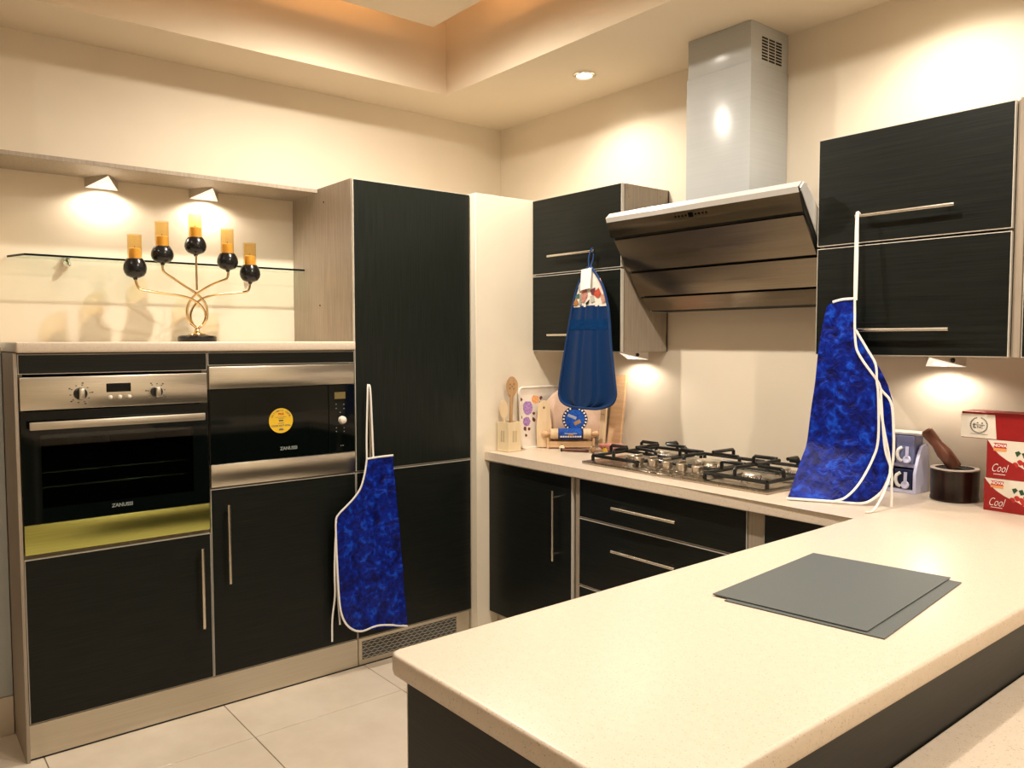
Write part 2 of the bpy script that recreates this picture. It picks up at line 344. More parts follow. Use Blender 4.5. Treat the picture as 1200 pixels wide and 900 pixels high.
def spot(name, loc, d, e, deg, rad, blend=0.3, col=LIGHT_COL, parent=None):
    l = bpy.data.lights.new(name, 'SPOT'); l.energy = e; l.spot_size = math.radians(deg); l.spot_blend = blend; l.shadow_soft_size = rad; l.color = col
    o = bpy.data.objects.new(name, l); C.objects.link(o); o.rotation_euler = V(d).to_track_quat('-Z', 'Y').to_euler()
    if parent: o.parent = parent
    o.location = V(loc) - worg(parent); return o
def downlight(x, y, z, e, label, grp, deg=172):
    t = thing('downlight', label, 'ceiling light', (x, y, z-0.012), grp)
    obj('trim_ring', B().lathe([(0.052, 0.0), (0.052, -0.006), (0.046, -0.011), (0.034, -0.008), (0.034, 0.0)], (x, y, z+0.0005)), M_chrome, t)
    obj('lens', B().lathe([(0.0335, 0.0), (0.0335, -0.005), (0.02, -0.008), (0.001, -0.009)], (x, y, z)), M_lens, t)
    spot('lamp', (x, y, z-0.03), (0, 0, -1), e, deg, 0.028, 0.8, parent=t)
for x, xl in ((0.97, 'beside the built-in run'), (2.30, 'along its middle'), (3.55, 'beside the breakfast table')):
    for y, yl in ((-1.30, 'near the hob side'), (-3.10, 'far from the hob')):
        downlight(x, y, 2.80, (E_PANEL*(0.66 if x == 2.30 else 1.0)) if y > -2 else E_FAR, 'round inner-panel downlight ' + xl + ', ' + yl, 'downlights of the inner ceiling panel', 176)
downlight(0.985, -0.30, CEIL, E_SOFFIT, 'round lit downlight in the ceiling border left of the hood chimney', None, 150)
downlight(2.45, -0.30, CEIL, E_SOFFIT*1.3, 'round downlight in the ceiling border above the right wall cabinet', None, 150)

def cove_fill(label, p, d, ln, e):  # invented hidden strip, added to give the ceiling recess its orange glow
    t = thing('added_glow_strip', label, 'added glow strip', p)
    c = V(p); d = V(d); a = V((0, 0, 1)).cross(d)
    obj('glow_base', B().hexa(c+V((0, 0, 0.006)), a, d, V((0, 0, 1)), ln/2, 0.012, 0.006), M_white, t)
    obj('glow_face', B().hexa(c+V((0, 0, 0.014)), a, d, V((0, 0, 1)), ln/2, 0.009, 0.002), M_cove_fill, t)
    l = bpy.data.lights.new('added_glow_light', 'AREA'); l.shape = 'RECTANGLE'; l.size = ln; l.size_y = 0.02; l.energy = e; l.color = (1.0, 0.46, 0.14)
    o = bpy.data.objects.new('added_glow_light', l); C.objects.link(o); o.parent = t; o.location = (0, 0, 0.02)
    M3 = Matrix((a, d.cross(V((0, 0, 1))).cross(d)*0 + V((0, 0, 1)).cross(a), V((0, 0, 1)))).transposed()
    q = (d*0.8+V((0, 0, 0.6))).normalized(); zz = -q; yy = zz.cross(a)
    o.rotation_euler = Matrix((a, yy, zz)).transposed().to_euler()
M_cove_fill = mat('added_warm_glow', (1, 0.6, 0.3), 0.5, emis=(1.0, 0.5, 0.2), estr=1.0, col2=(1, 0.62, 0.32), nscale=(20, 20, 20))
cove_fill('added warm glow strip on the inner panel edge along the built-in run', (0.58, -2.45, 2.8602), (-1, 0, 0), 3.0, E_COVE_FILL)
cove_fill('added warm glow strip on the inner panel edge along the hob wall', (2.25, -0.855, 2.8602), (0, 1, 0), 3.0, E_COVE_FILL)

# grey-white door beside the oven housing
d1 = struct(obj('door_1', B().box(0.26, 0.30, -3.35, -2.55, 0.14, 2.05, 0.003, 1), M_blind), 'bluish white framed glazed door beside the tall oven housing')
b = B(); b.box(0.30, 0.335, -2.56, -2.468, 0.14, 2.12, 0.004, 2); b.box(0.30, 0.335, -3.40, -3.32, 0.14, 2.12, 0.004, 2); b.box(0.30, 0.335, -3.32, -2.56, 2.04, 2.12, 0.004, 2); b.box(0.30, 0.335, -3.32, -2.56, 0.14, 0.22, 0.004, 2)
obj('frame', b, M_blind, d1)
obj('pane', B().box(0.302, 0.308, -3.31, -2.57, 0.23, 2.03), M_oveng, d1)
obj('base_block', B().box(0.25, 0.338, -3.42, -2.468, 0.0, 0.138, 0.004, 2), M_wall, d1)
sbox('wall_left_return', 0, 0.255, YF, -2.50, 0, CEIL-0.001)

# ------------------------------------------------------------------ built-in run on the left wall
FX = 0.60
def handle(p0, p1, out, mat_, parent, r=0.006, off=0.032, inset=0.03):
    """bar handle with two posts; p0,p1 on the door face, out = outward normal"""
    p0, p1, out = V(p0), V(p1), V(out); d = (p1-p0).normalized(); b = B()
    b.cyl(p0+out*off, p1+out*off, r, n=14)
    for p in (p0+d*inset, p1-d*inset): b.cyl(p - out*0.001, p+out*(off), r*0.8, n=10)
    return obj('handle', b, mat_, parent)
def door_x(parent, y0, y1, z0, z1, m, name='door'):
    """door facing +X with pale edge band showing round it"""
    d = obj(name, B().box(FX-0.018, FX, y0+0.0045, y1-0.0045, z0+0.0045, z1-0.0045), m, parent)
    obj('edge_band', B().box(FX-0.018, FX-0.002, y0+0.002, y0+0.0045, z0+0.002, z1-0.002).box(FX-0.018, FX-0.002, y1-0.0045, y1-0.002, z0+0.002, z1-0.002).box(FX-0.018, FX-0.002, y0+0.0045, y1-0.0045, z1-0.0045, z1-0.002).box(FX-0.018, FX-0.002, y0+0.0045, y1-0.0045, z0+0.002, z0+0.0045), M_edge, d)
    return d
Y0, Y1, Y2, Y3 = -2.455, -1.853, -1.250, -0.652
def carcass_x(parent, y0, y1, z0, z1, shelves=(), m=M_grey):
    b = B(); t = 0.016; xb = FX-0.022
    b.box(0.012, xb, y0, y0+t, z0, z1); b.box(0.012, xb, y1-t, y1, z0, z1); b.box(0.012, xb, y0+t, y1-t, z0, z0+t); b.box(0.012, xb, y0+t, y1-t, z1-t, z1); b.box(0.004, 0.012, y0, y1, z0, z1)
    for z in shelves: b.box(0.012, xb, y0+t, y1-t, z-t, z)
    return obj('carcass', b, m, parent)
ou = thing('oven_housing_unit', 'dark wood housing cabinet under and around the built-in oven', 'cabinet', (0.3, (Y0+Y1)/2, 0.122))
carcass_x(ou, Y0, Y1, 0.122, 1.353, (0.685,))
dd = door_x(ou, Y0, Y1, 0.125, 0.678, M_wenge); handle((FX, -1.895, 0.331), (FX, -1.895, 0.631), (1, 0, 0), M_handle, dd)
door_x(ou, Y0, Y1, 1.283, 1.352, M_wenge, 'filler_panel')
mu = thing('microwave_housing_unit', 'dark wood cabinet with long door under the built-in microwave', 'cabinet', (0.3, (Y1+Y2)/2, 0.122))
carcass_x(mu, Y1, Y2, 0.122, 1.353, (0.842,))
dd = door_x(mu, Y1, Y2, 0.125, 0.840, M_wenge); handle((FX, -1.795, 0.480), (FX, -1.795, 0.780), (1, 0, 0), M_handle, dd)
door_x(mu, Y1, Y2, 1.300, 1.352, M_wenge, 'filler_panel')
tu = thing('tall_larder_unit', 'tall dark wood larder cabinet with vertical grain doors', 'cabinet', (0.3, (Y2+Y3)/2, 0.122))
carcass_x(tu, Y2+0.001, Y3, 0.122, 2.065, (0.842, 1.4))
door_x(tu, Y2, Y3, 0.125, 0.840, M_wenge)
dd = door_x(tu, Y2, Y3, 0.842, 2.063, M_wengev); handle((FX, -1.198, 0.888), (FX, -1.198, 1.194), (1, 0, 0), M_handle, dd)
for p in ((0.33, 2.00), (0.28, 1.55)): obj('screw_cap', B().cyl((p[0], Y2-0.0005, p[1]), (p[0], Y2+0.002, p[1]), 0.004, n=10), M_dark, tu)
tag(obj('end_panel', B().box(0.02, FX+0.002, -2.466, -2.4555, 0, 1.3535, 0.001, 1), M_grey), 'narrow greyish wood end panel beside the oven housing', 'panel')
# plinth and vent grille
pl = thing('plinth_board', 'long brushed metal plinth under the built-in run', 'plinth', (0.58, -1.55, 0))
obj('board', B().box(0.575, 0.590, -2.455, -1.245, 0.006, 0.121, 0.001, 1), M_alu, pl)
obj('seal_strip', B().box(0.577, 0.588, -2.455, -0.66, 0.0, 0.006), M_dark, pl)
g = obj('grille_board', B().box(0.575, 0.590, -1.242, -0.66, 0.006, 0.121, 0.001, 1), M_alu, pl)
b = B().box(0.5885, 0.5915, -1.225, -0.735, 0.028, 0.106)
obj('grille_recess', b, M_wedge_dark, g)
b = B(); n = 34
for k in range(n):
    for r in range(6):
        y = -1.225 + 0.49*(k+0.5)/n; z = 0.034 + r*0.0132; s = 0.0062 if (k+r) % 2 else -0.0062
        b.prism([(0.5915, y-0.0068, z-s*0.5-0.0012), (0.5915, y+0.0068, z+s*0.5-0.0012), (0.5915, y+0.0068, z+s*0.5+0.0012), (0.5915, y-0.0068, z-s*0.5+0.0012)], (0.0012, 0, 0))
gm = obj('grille_mesh', b, M_alu, g); gm['kind'] = 'stuff'
# upper worktop
tag(obj('upper_worktop', B().box(0.005, 0.615, -2.458, Y2-0.001, 1.3545, 1.390, 0.006, 3), M_top), 'cream speckled worktop above the oven and microwave', 'worktop')
# oven
ov = thing('oven', 'built-in stainless steel oven with black glass door and two knobs', 'oven', (0.3, (Y0+Y1)/2, 0.69))
yo0, yo1 = Y0+0.004, Y1-0.004
b = B(); t = 0.02
b.box(0.06, 0.575, yo0+0.02, yo0+0.04, 0.70, 1.27); b.box(0.06, 0.575, yo1-0.04, yo1-0.02, 0.70, 1.27); b.box(0.06, 0.575, yo0+0.04, yo1-0.04, 0.70, 0.80); b.box(0.06, 0.575, yo0+0.04, yo1-0.04, 1.165, 1.27); b.box(0.05, 0.06, yo0+0.02, yo1-0.02, 0.70, 1.27)
obj('cavity', b, M_cavity, ov)
cp = obj('control_panel', B().box(0.575, FX+0.004, yo0, yo1, 1.167, 1.275, 0.002, 2), M_steel, ov)
b = B(); b.box(0.578, FX+0.003, yo0, yo0+0.055, 0.793, 1.163); b.box(0.578, FX+0.003, yo1-0.055, yo1, 0.793, 1.163); b.box(0.578, FX+0.003, yo0+0.055, yo1-0.055, 1.085, 1.163); b.box(0.578, FX+0.003, yo0+0.055, yo1-0.055, 0.793, 0.842)
dr = obj('door_surround', b, M_blackglass, ov)
obj('door_glass', B().box(0.585, FX+0.0028, yo0+0.055, yo1-0.055, 0.842, 1.085), M_oveng, dr)
obj('lower_trim', B().box(0.575, FX+0.004, yo0, yo1, 0.692, 0.791, 0.002, 2), M_olive, ov)
hb = B().box(FX+0.03, FX+0.042, yo0+0.02, yo1-0.02, 1.105, 1.131, 0.003, 2)
for y in (yo0+0.05, yo1-0.05): hb.box(FX+0.002, FX+0.032, y-0.008, y+0.008, 1.11, 1.126)
obj('handle', hb, M_alu, dr)
for z in (0.905, 0.955):
    b = B(); b.tube([(0.1, yo0+0.045, z), (0.56, yo0+0.045, z)], 0.003); b.tube([(0.56, yo0+0.045, z), (0.56, yo1-0.045, z)], 0.0035); b.tube([(0.1, yo0+0.045, z), (0.1, yo1-0.045, z)], 0.003); b.tube([(0.1, yo1-0.045, z), (0.56, yo1-0.045, z)], 0.003)
    for k in range(14): y = yo0+0.08+k*0.033; b.tube([(0.1, y, z), (0.56, y, z)], 0.002, 6)
    obj('rack', b, M_chrome, ov)
b = B()
for r in (0.035, 0.055, 0.075): b.tube([(0.066, -2.15+r*math.cos(a*PI/12), 0.99+r*math.sin(a*PI/12)) for a in range(25)], 0.002, 6)
obj('fan_guard', b, M_chrome, ov)
def knob(y, z, r, parent, marks):
    k = obj('knob', B().lathe([(r, 0), (r, 0.006), (r*0.92, 0.012), (r*0.9, 0.014)], (FX+0.004, y, z), 28, (1, 0, 0)), M_black, parent)
    obj('grip', B().box(FX+0.016, FX+0.032, y-r*0.38, y+r*0.42, z-r*0.86, z+r*0.86, 0.003, 2), M_alu, k)
    b = B()
    for a in marks:
        yy, zz = y+math.cos(a)*r*1.42, z+math.sin(a)*r*1.42; s = 0.0016
        b.box(FX+0.0038, FX+0.0045, yy-s*1.6, yy+s*1.6, zz-s, zz+s)
    for a in marks[::2]:
        yy, zz = y+math.cos(a)*r*1.75, z+math.sin(a)*r*1.75
        b.box(FX+0.0038, FX+0.0045, yy-0.003, yy+0.003, zz-0.0022, zz+0.0022)
    obj('dial_mark', b, M_ink, cp)['kind'] = 'stuff'
knob(-2.276, 1.216, 0.021, cp, [k*PI/5+0.1 for k in range(10)])
knob(-2.034, 1.213, 0.020, cp, [2.1, 1.5, 0.9, 0.2, -0.6, -2.6, 3.0])
obj('display', B().box(FX+0.003, FX+0.0055, -2.196, -2.118, 1.218, 1.248, 0.001, 1), M_blackglass, cp)
for y in (-2.184, -2.154, -2.124): obj('button', B().lathe([(0.0065, 0), (0.0065, 0.004), (0.004, 0.006), (0.0005, 0.0063)], (FX+0.004, y, 1.2005), 16, (1, 0, 0)), M_knobw, cp)
text('logo', 'ZANUSSI', 0.017, (FX+0.0034, -2.155, 0.824), (0, 1, 0), (0, 0, 1), M_logo, dr, bold=0.0006)
# microwave
mw = thing('microwave', 'built-in microwave with steel strips and a round yellow sticker', 'microwave', (0.3, (Y1+Y2)/2, 0.846))
ym0, ym1 = Y1+0.004, Y2-0.004
obj('body', B().box(0.08, 0.58, ym0+0.02, ym1-0.02, 0.86, 1.29), M_cavity, mw)
obj('upper_trim', B().box(0.58, FX+0.004, ym0, ym1, 1.214, 1.297, 0.002, 2), M_steel, mw)
obj('lower_trim', B().box(0.58, FX+0.004, ym0, ym1, 0.846, 0.930, 0.002, 2), M_steel, mw)
dg = obj('door', B().box(0.58, FX+0.002, ym0, -1.372, 0.932, 1.212, 0.001, 1), M_blackglass, mw)
kp = obj('keypad', B().box(0.58, FX+0.002, -1.370, ym1, 0.932, 1.212, 0.001, 1), M_blackglass, mw)
obj('window_tint', B().box(FX+0.0015, FX+0.0026, -1.715, -1.445, 0.99, 1.165), M_blackglass, dg)
st = obj('sticker', B().lathe([(0.049, 0), (0.049, 0.0006)], (FX+0.0026, -1.575, 1.080), 36, (1, 0, 0)), M_yellow, dg); st['label'] = 'round yellow sticker with dark print'
sx = FX+0.0034
for i, ch in enumerate('ULTIMATE COOK'):
    a = math.radians(155 - i*(130/12)); r = 0.040
    text('letter', ch, 0.0105, (sx, -1.575+r*math.cos(a), 1.080+r*math.sin(a)), (0, math.sin(a), -math.cos(a)), (0, math.cos(a), math.sin(a)), M_ink, st, bold=0.0002) if ch != ' ' else None
text('print', 'FREE', 0.0115, (sx, -1.575, 1.106), (0, 1, 0), (0, 0, 1), M_inkred, st, bold=0.0003)
text('print', 'COOK NOT VITAL', 0.0095, (sx, -1.575, 1.060), (0, 1, 0), (0, 0, 1), M_ink, st, bold=0.0003)
b = B()
for z, w_ in ((1.094, 0.022), (1.089, 0.012), (1.080, 0.009), (1.070, 0.012), (1.050, 0.006), (1.043, 0.010)): b.box(sx-0.0002, sx+0.0002, -1.575-w_, -1.575+w_, z-0.0007, z+0.0007)
b.box(sx-0.0002, sx+0.0002, -1.584, -1.566, 1.078, 1.083); b.box(sx-0.0002, sx+0.0002, -1.584, -1.566, 1.0435, 1.0475)
obj('print_line', b, M_ink, st)['kind'] = 'stuff'
text('logo', 'ZANUSSI', 0.018, (FX+0.003, -1.545, 0.969), (0, 1, 0), (0, 0, 1), M_logo, dg, bold=0.0006)
obj('display', B().box(FX+0.0015, FX+0.003, -1.345, -1.296, 1.154, 1.182), M_lcd, kp)
obj('knob', B().lathe([(0.0165, 0), (0.016, 0.012), (0.012, 0.019), (0.004, 0.022), (0.0004, 0.0222)], (FX+0.002, -1.313, 1.066), 24, (1, 0, 0)), M_knobw, kp)
b = B()
for y, z in ((-1.338, 1.132), (-1.303, 1.130), (-1.338, 1.115), (-1.303, 1.113), (-1.32, 1.098), (-1.338, 1.035), (-1.303, 1.033), (-1.338, 1.02), (-1.303, 1.018), (-1.318, 0.96), (-1.309, 0.96)): obj('key_mark', B().box(FX+0.0018, FX+0.0027, y-0.002, y+0.002, z-0.0018, z+0.0018), M_logo, kp)

# display canopy, wedge lamps
tag(obj('canopy_board', B().box(0.001, 0.275, -2.498, Y2-0.001, 2.047, 2.063, 0.001, 1), M_grey), 'thin greyish wood board over the display niche', 'shelf')
def wedge(name, A, Cc, apex, ztop, label, grp, e, wall_axis):
    """triangular corner lamp: back corners A, Cc on the wall side, apex towards the room under the board"""
    A, Cc, apex = V(A), V(Cc), V(apex); up_ = lambda p: V((p.x, p.y, ztop))
    ctr = (A+Cc+apex)/3; t = thing(name, label, 'light', ctr, grp)
    b = B(); vs = [b.bm.verts.new(p) for p in (A, Cc, apex, up_(A), up_(Cc), up_(apex))]
    for f in ((0, 1, 2), (3, 5, 4), (0, 3, 4, 1), (1, 4, 5, 2), (2, 5, 3, 0)): b.bm.faces.new([vs[i] for i in f])
    obj('housing', b, M_wedge, t)
    n = (Cc-A).cross(apex-A).normalized()
    if n.z > 0: n = -n
    f = [ctr+(p-ctr)*0.97+n*0.0008 for p in (A, Cc, apex)]
    obj('face_plate', B().prism([p - n*0.0006 for p in f], n*0.0012), M_wedgew, t)
    obj('lens', B().lathe([(0.021, 0), (0.021, 0.002), (0.015, 0.003), (0.001, 0.0032)], ctr+n*0.0015, 24, n), M_lensw, t)
    obj('bezel', B().lathe([(0.0255, 0), (0.0255, 0.0015), (0.0235, 0.0025), (0.022, 0.0015), (0.022, 0)], ctr+n*0.0012, 24, n), M_chrome, t)
    spot('lamp', ctr+n*0.012, (n*0.35+V((0, 0, -1))), e, 164, 0.012, 0.45, (1.0, 0.87, 0.72), t)
    return t, n, ctr
wedge('triangular_niche_lamp', (0.006, -2.128, 2.009), (0.006, -2.004, 2.009), (0.125, -2.066, 2.043), 2.0468, 'triangular lamp under the board, farther from the tall larder', 'triangular lamps under the niche board', E_WEDGE, 'x')
wedge('triangular_niche_lamp', (0.006, -1.722, 2.009), (0.006, -1.598, 2.009), (0.125, -1.660, 2.043), 2.0468, 'triangular lamp under the board, nearer the tall larder', 'triangular lamps under the niche board', E_WEDGE, 'x')
# glass shelf
gs = thing('glass_shelf', 'thin clear glass shelf on the wall of the display niche', 'shelf', (0.06, -1.82, 1.71))
obj('pane', B().prism([(0.004, -2.40, 1.712), (0.135, -2.36, 1.712), (0.135, -1.254, 1.712), (0.004, -1.254, 1.712)], (0, 0, 0.008)), M_glass, gs)
obj('polished_edge', B().box(0.135, 0.1365, -2.36, -1.254, 1.712, 1.720).prism([(0.004, -2.40, 1.712), (0.135, -2.36, 1.712), (0.135, -2.3615, 1.712), (0.004, -2.4015, 1.712)], (0, 0, 0.008)), M_gedge, gs)
for y in (-2.20, -1.47):
    obj('bracket', B().lathe([(0.016, 0), (0.016, 0.01), (0.012, 0.03), (0.006, 0.045), (0.001, 0.048)], (0.004, y, 1.700), 16, (1, 0, -0.25)).box(0.003, 0.04, y-0.012, y+0.012, 1.7205, 1.724).box(0.003, 0.008, y-0.012, y+0.012, 1.69, 1.724), M_chrome, gs)

# candelabra
cx, cy, cz = 0.25, -1.777, 1.390
cd = thing('candelabra', 'five-armed gold candelabra with black cups on the oven worktop', 'candle holder', (cx, cy, cz))
obj('base', B().lathe([(0.072, 0), (0.075, 0.004), (0.075, 0.018), (0.070, 0.024), (0.045, 0.026), (0.0405, 0.028)], (cx, cy, cz), 36), M_blackgl, cd)
obj('base_cap', B().lathe([(0.040, 0.027), (0.036, 0.032), (0.020, 0.036), (0.011, 0.040), (0.012, 0.046), (0.008, 0.052), (0.006, 0.06)], (cx, cy, cz), 28), M_gold, cd)
P = lambda y, z, x=0: (cx+x, y, z)
obj('stem', B().tube([P(-1.776, 1.60, 0.004), P(-1.776, 1.748, 0.004)], 0.0042, 10), M_gold, cd)
arms = [
 [(-2.007, 1.645), (-2.006, 1.622), (-1.994, 1.596), (-1.965, 1.589), (-1.900, 1.580), (-1.840, 1.573), (-1.795, 1.560), (-1.757, 1.530), (-1.744, 1.495), (-1.755, 1.462), (-1.774, 1.444)],
 [(-1.905, 1.708), (-1.905, 1.684), (-1.896, 1.664), (-1.855, 1.638), (-1.811, 1.609), (-1.771, 1.583), (-1.742, 1.550), (-1.733, 1.512), (-1.742, 1.472), (-1.774, 1.442)],
 [(-1.647, 1.694), (-1.647, 1.672), (-1.657, 1.650), (-1.700, 1.632), (-1.743, 1.608), (-1.785, 1.578), (-1.808, 1.548), (-1.817, 1.512), (-1.808, 1.472), (-1.776, 1.442)],
 [(-1.553, 1.648), (-1.554, 1.628), (-1.563, 1.604), (-1.600, 1.596), (-1.650, 1.590), (-1.700, 1.583), (-1.750, 1.566), (-1.785, 1.535), (-1.801, 1.497), (-1.792, 1.462), (-1.776, 1.444)]]
for i, a in enumerate(arms):
    xo = (0.010, -0.008, 0.006, -0.010)[i]
    n = len(a); pts = [P(y, z, xo*math.sin(PI*k/(n-1))) for k, (y, z) in enumerate(a)]
    obj('arm', B().tube(smooth(pts, 5), 0.0048, 9), M_gold, cd)
for (y, z0, z1, z2), clab in zip(((-2.007, 1.640, 1.711, 1.805), (-1.905, 1.703, 1.766, 1.864), (-1.776, 1.746, 1.811, 1.910), (-1.647, 1.690, 1.755, 1.856), (-1.553, 1.644, 1.712, 1.806)), ('on the low arm pointing away from the larder', 'on the high arm on the side away from the larder', 'on the straight central stem', 'on the high arm on the larder side', 'on the low arm pointing to the larder')):
    h = z1-z0
    cup = obj('cup', B().lathe([(0.006, -0.010), (0.009, -0.003), (0.018, 0.0), (0.031, 0.006), (0.039, h*0.25), (0.0425, h*0.45), (0.041, h*0.65), (0.036, h*0.85), (0.030, h), (0.026, h), (0.026, h-0.016), (0.002, h-0.018)], (cx, y, z0), 28), M_blackgl, cd)
    obj('gold_rim', B().lathe([(0.0275, h-0.003), (0.0295, h-0.001), (0.0295, h+0.002), (0.0275, h+0.0025)], (cx, y, z0), 28), M_gold, cup)
    obj('glass_sleeve', B().lathe([(0.0262, 0), (0.0262, z2-z1), (0.0246, z2-z1), (0.0246, 0)], (cx, y, z1+0.0005), 28, cap=False), M_amber, cup)
    cn = thing('candle', 'yellow candle in amber glass ' + clab, 'candle', (cx, y, z1-0.012), 'candles in the candelabra')
    obj('wax', B().lathe([(0.0205, 0), (0.021, 0.002), (0.021, 0.054), (0.018, 0.057), (0.004, 0.055)], (cx, y, z1-0.0155), 22), M_wax, cn)
    obj('wick', B().cyl((cx, y, z1+0.040), (cx, y, z1+0.050), 0.0012, n=6), M_dark, cn)

# ------------------------------------------------------------------ corner filler panel
tag(obj('filler_column', B().box(0.005, 0.637, -0.648, -0.003, 0.0, 2.066, 0.001, 1), M_filler), 'tall cream boxed column in the corner between larder and wall cabinet', 'panel')

# ------------------------------------------------------------------ wall cabinets
UF = -0.310; ZB, ZT, ZS = 1.343, 2.063, 1.704
def door_y(parent, x0, x1, z0, z1, yf, m, name='door'):
    d = obj(name, B().box(x0+0.0045, x1-0.0045, yf, yf+0.018, z0+0.0045, z1-0.0045), m, parent)
    obj('edge_band', B().box(x0+0.002, x0+0.0045, yf+0.001, yf+0.018, z0+0.002, z1-0.002).box(x1-0.0045, x1-0.002, yf+0.001, yf+0.018, z0+0.002, z1-0.002).box(x0+0.0045, x1-0.0045, yf+0.001, yf+0.018, z1-0.0045, z1-0.002).box(x0+0.0045, x1-0.0045, yf+0.001, yf+0.018, z0+0.002, z0+0.0045), M_edge, d)
    return d
def carcass_y(parent, x0, x1, yf, z0, z1, m=M_grey):
    b = B(); t = 0.016; y0 = yf+0.022
    b.box(x0, x0+t, y0, -0.003, z0, z1); b.box(x1-t, x1, y0, -0.003, z0, z1); b.box(x0+t, x1-t, y0, -0.003, z0, z0+t); b.box(x0+t, x1-t, y0, -0.003, z1-t, z1); b.box(x0, x1, -0.010, -0.003, z0, z1)
    return obj('carcass', b, m, parent)
def wall_cab(name, x0, x1, label, h):
    t = thing(name, label, 'cabinet', ((x0+x1)/2, -0.15, ZB))
    carcass_y(t, x0, x1, UF, ZB, ZT)
    a = door_y(t, x0, x1, ZS+0.002, ZT+0.002, UF, M_wenge, 'flap_door'); c = door_y(t, x0, x1, ZB-0.002, ZS-0.002, UF, M_wenge, 'flap_door')
    for dd, (xa, xb, z) in zip((a, c), h): handle((xa, UF, z), (xb, UF, z), (0, -1, 0), M_handle, dd, 0.0058)
    return t
wl = wall_cab('wall_cabinet', 0.639, 1.225, 'dark wood wall cabinet between cream column and extractor hood', [(0.785, 1.095, 1.785), (0.785, 1.085, 1.418)])
wr = wall_cab('wall_cabinet', 2.127, 2.722, 'dark wood wall cabinet right of the hood, apron on its handle', [(2.278, 2.578, 1.790), (2.278, 2.571, 1.425)])
for y, z in ((-0.275, 2.045), (-0.06, 2.03), (-0.265, 2.01), (-0.28, 1.40), (-0.04, 1.365)): obj('screw_cap', B().cyl((1.2245, y, z), (1.2265, y, z), 0.004, n=8), M_woodm, wl)
b = B().box(2.7245, 2.733, UF+0.01, -0.003, ZB, ZT)
tag(obj('cabinet_spacer', b.box(2.733, 2.750, UF-0.002, -0.003, ZB, ZT+0.002), M_grey), 'narrow greyish upright strip at the side of the right wall cabinet', 'panel')
wall_x = thing('wall_cabinet', 'dark wood wall cabinet cut by the frame beyond the greyish strip', 'cabinet', (3.05, -0.15, ZB))
carcass_y(wall_x, 2.7505, 3.35, UF, ZB, ZT); door_y(wall_x, 2.7505, 3.35, ZB-0.002, ZT+0.002, UF, M_wenge)
# under-cabinet lamps
for x, lab in ((2.440, 'lit triangular lamp under the wall cabinet above mortar and spice rack'), (1.075, 'lit triangular lamp under the wall cabinet behind the blue towel')):
    t, n, c = wedge('under_cabinet_lamp', (x-0.065, -0.035, ZB-0.038), (x+0.065, -0.035, ZB-0.038), (x, -0.160, ZB-0.006), ZB-0.0025, lab, None, E_CAB, 'y')
    obj('switch', B().lathe([(0.008, 0), (0.008, 0.003), (0.001, 0.004)], (x+0.041, -0.083, ZB-0.0165), 14, (0.88, -0.46, 0)), M_blackgl, t)

# ------------------------------------------------------------------ extractor hood
hd = thing('range_hood', 'brushed steel angled extractor hood with tall square chimney', 'range hood', (1.676, -0.2, 1.50))
HX0, HX1 = 1.236, 2.118
prof = [(-0.417, 1.900), (-0.385, 1.822), (-0.372, 1.811), (-0.285, 1.686), (-0.278, 1.677), (-0.213, 1.582), (-0.207, 1.574), (-0.145, 1.522)]
def slab(p, q, th, x0, x1, name, m, parent):
    p, q = V((0, *p)), V((0, *q)); d = (q-p).normalized(); n = V((0, d.z, -d.y))
    if n.y > 0: n = -n
    b = B().prism([V((x0, r.y, r.z)) for r in (p, q, q-n*th, p-n*th)], (x1-x0, 0, 0)); return obj(name, b, m, parent)
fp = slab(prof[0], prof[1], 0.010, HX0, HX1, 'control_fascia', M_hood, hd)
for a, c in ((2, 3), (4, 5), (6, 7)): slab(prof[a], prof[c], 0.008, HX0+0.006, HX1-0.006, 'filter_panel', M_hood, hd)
# dark inner shell and white metal frame
b = B().prism([V((HX0+0.004, y, z)) for y, z in ((-0.395, 1.893), (-0.372, 1.826), (-0.130, 1.519), (-0.012, 1.519), (-0.012, 1.60), (-0.345, 1.895))], (HX1-HX0-0.008, 0, 0))
obj('inner_shell', b, M_dark, hd)
b = B().prism([V((HX0, y, z)) for y, z in ((-0.418, 1.901), (-0.411, 1.882), (-0.375, 1.897), (-0.385, 1.918), (-0.395, 1.921))], (HX1-HX0, 0, 0))
for x in (HX0-0.003, HX1):
    b.prism([V((x, y, z)) for y, z in ((-0.405, 1.897), (-0.385, 1.918), (-0.352, 1.896), (-0.01, 1.585), (-0.01, 1.517), (-0.128, 1.517))], (0.003, 0, 0))
obj('frame', b.box(HX0, HX1, -0.385, -0.36, 1.890, 1.916), mat('hood_frame', (0.80, 0.78, 0.75), 0.32, 0.5, col2=(0.83, 0.81, 0.78), nscale=(9, 9, 9)), hd)
obj('top_cover', B().prism([V((HX0, y, z)) for y, z in ((-0.385, 1.916), (-0.012, 1.60), (-0.012, 1.588), (-0.36, 1.884))], (HX1-HX0, 0, 0)), M_steel, hd)
d = (V((0, *prof[1]))-V((0, *prof[0]))).normalized(); n = V((0, d.z, -d.y)); n = -n if n.y > 0 else n
b = B(); ctr = V((1.665, 0, 0)) + (V((0, *prof[0]))*0.55+V((0, *prof[1]))*0.45)
b.hexa(ctr, V((1, 0, 0)), d, n, 0.011, 0.009, 0.0006)
for k in range(1, 5):
    for s in (-1, 1): b.hexa(ctr+V((s*(0.006+k*0.0165), 0, 0)), V((1, 0, 0)), d, n, 0.0036, 0.0036, 0.0006)
obj('touch_controls', b, M_ctl, fp)['kind'] = 'stuff'
lo = obj('chimney_cover', B().box(1.518, 1.815, -0.250, -0.004, 1.70, 2.425, 0.002, 2), M_chim, hd)
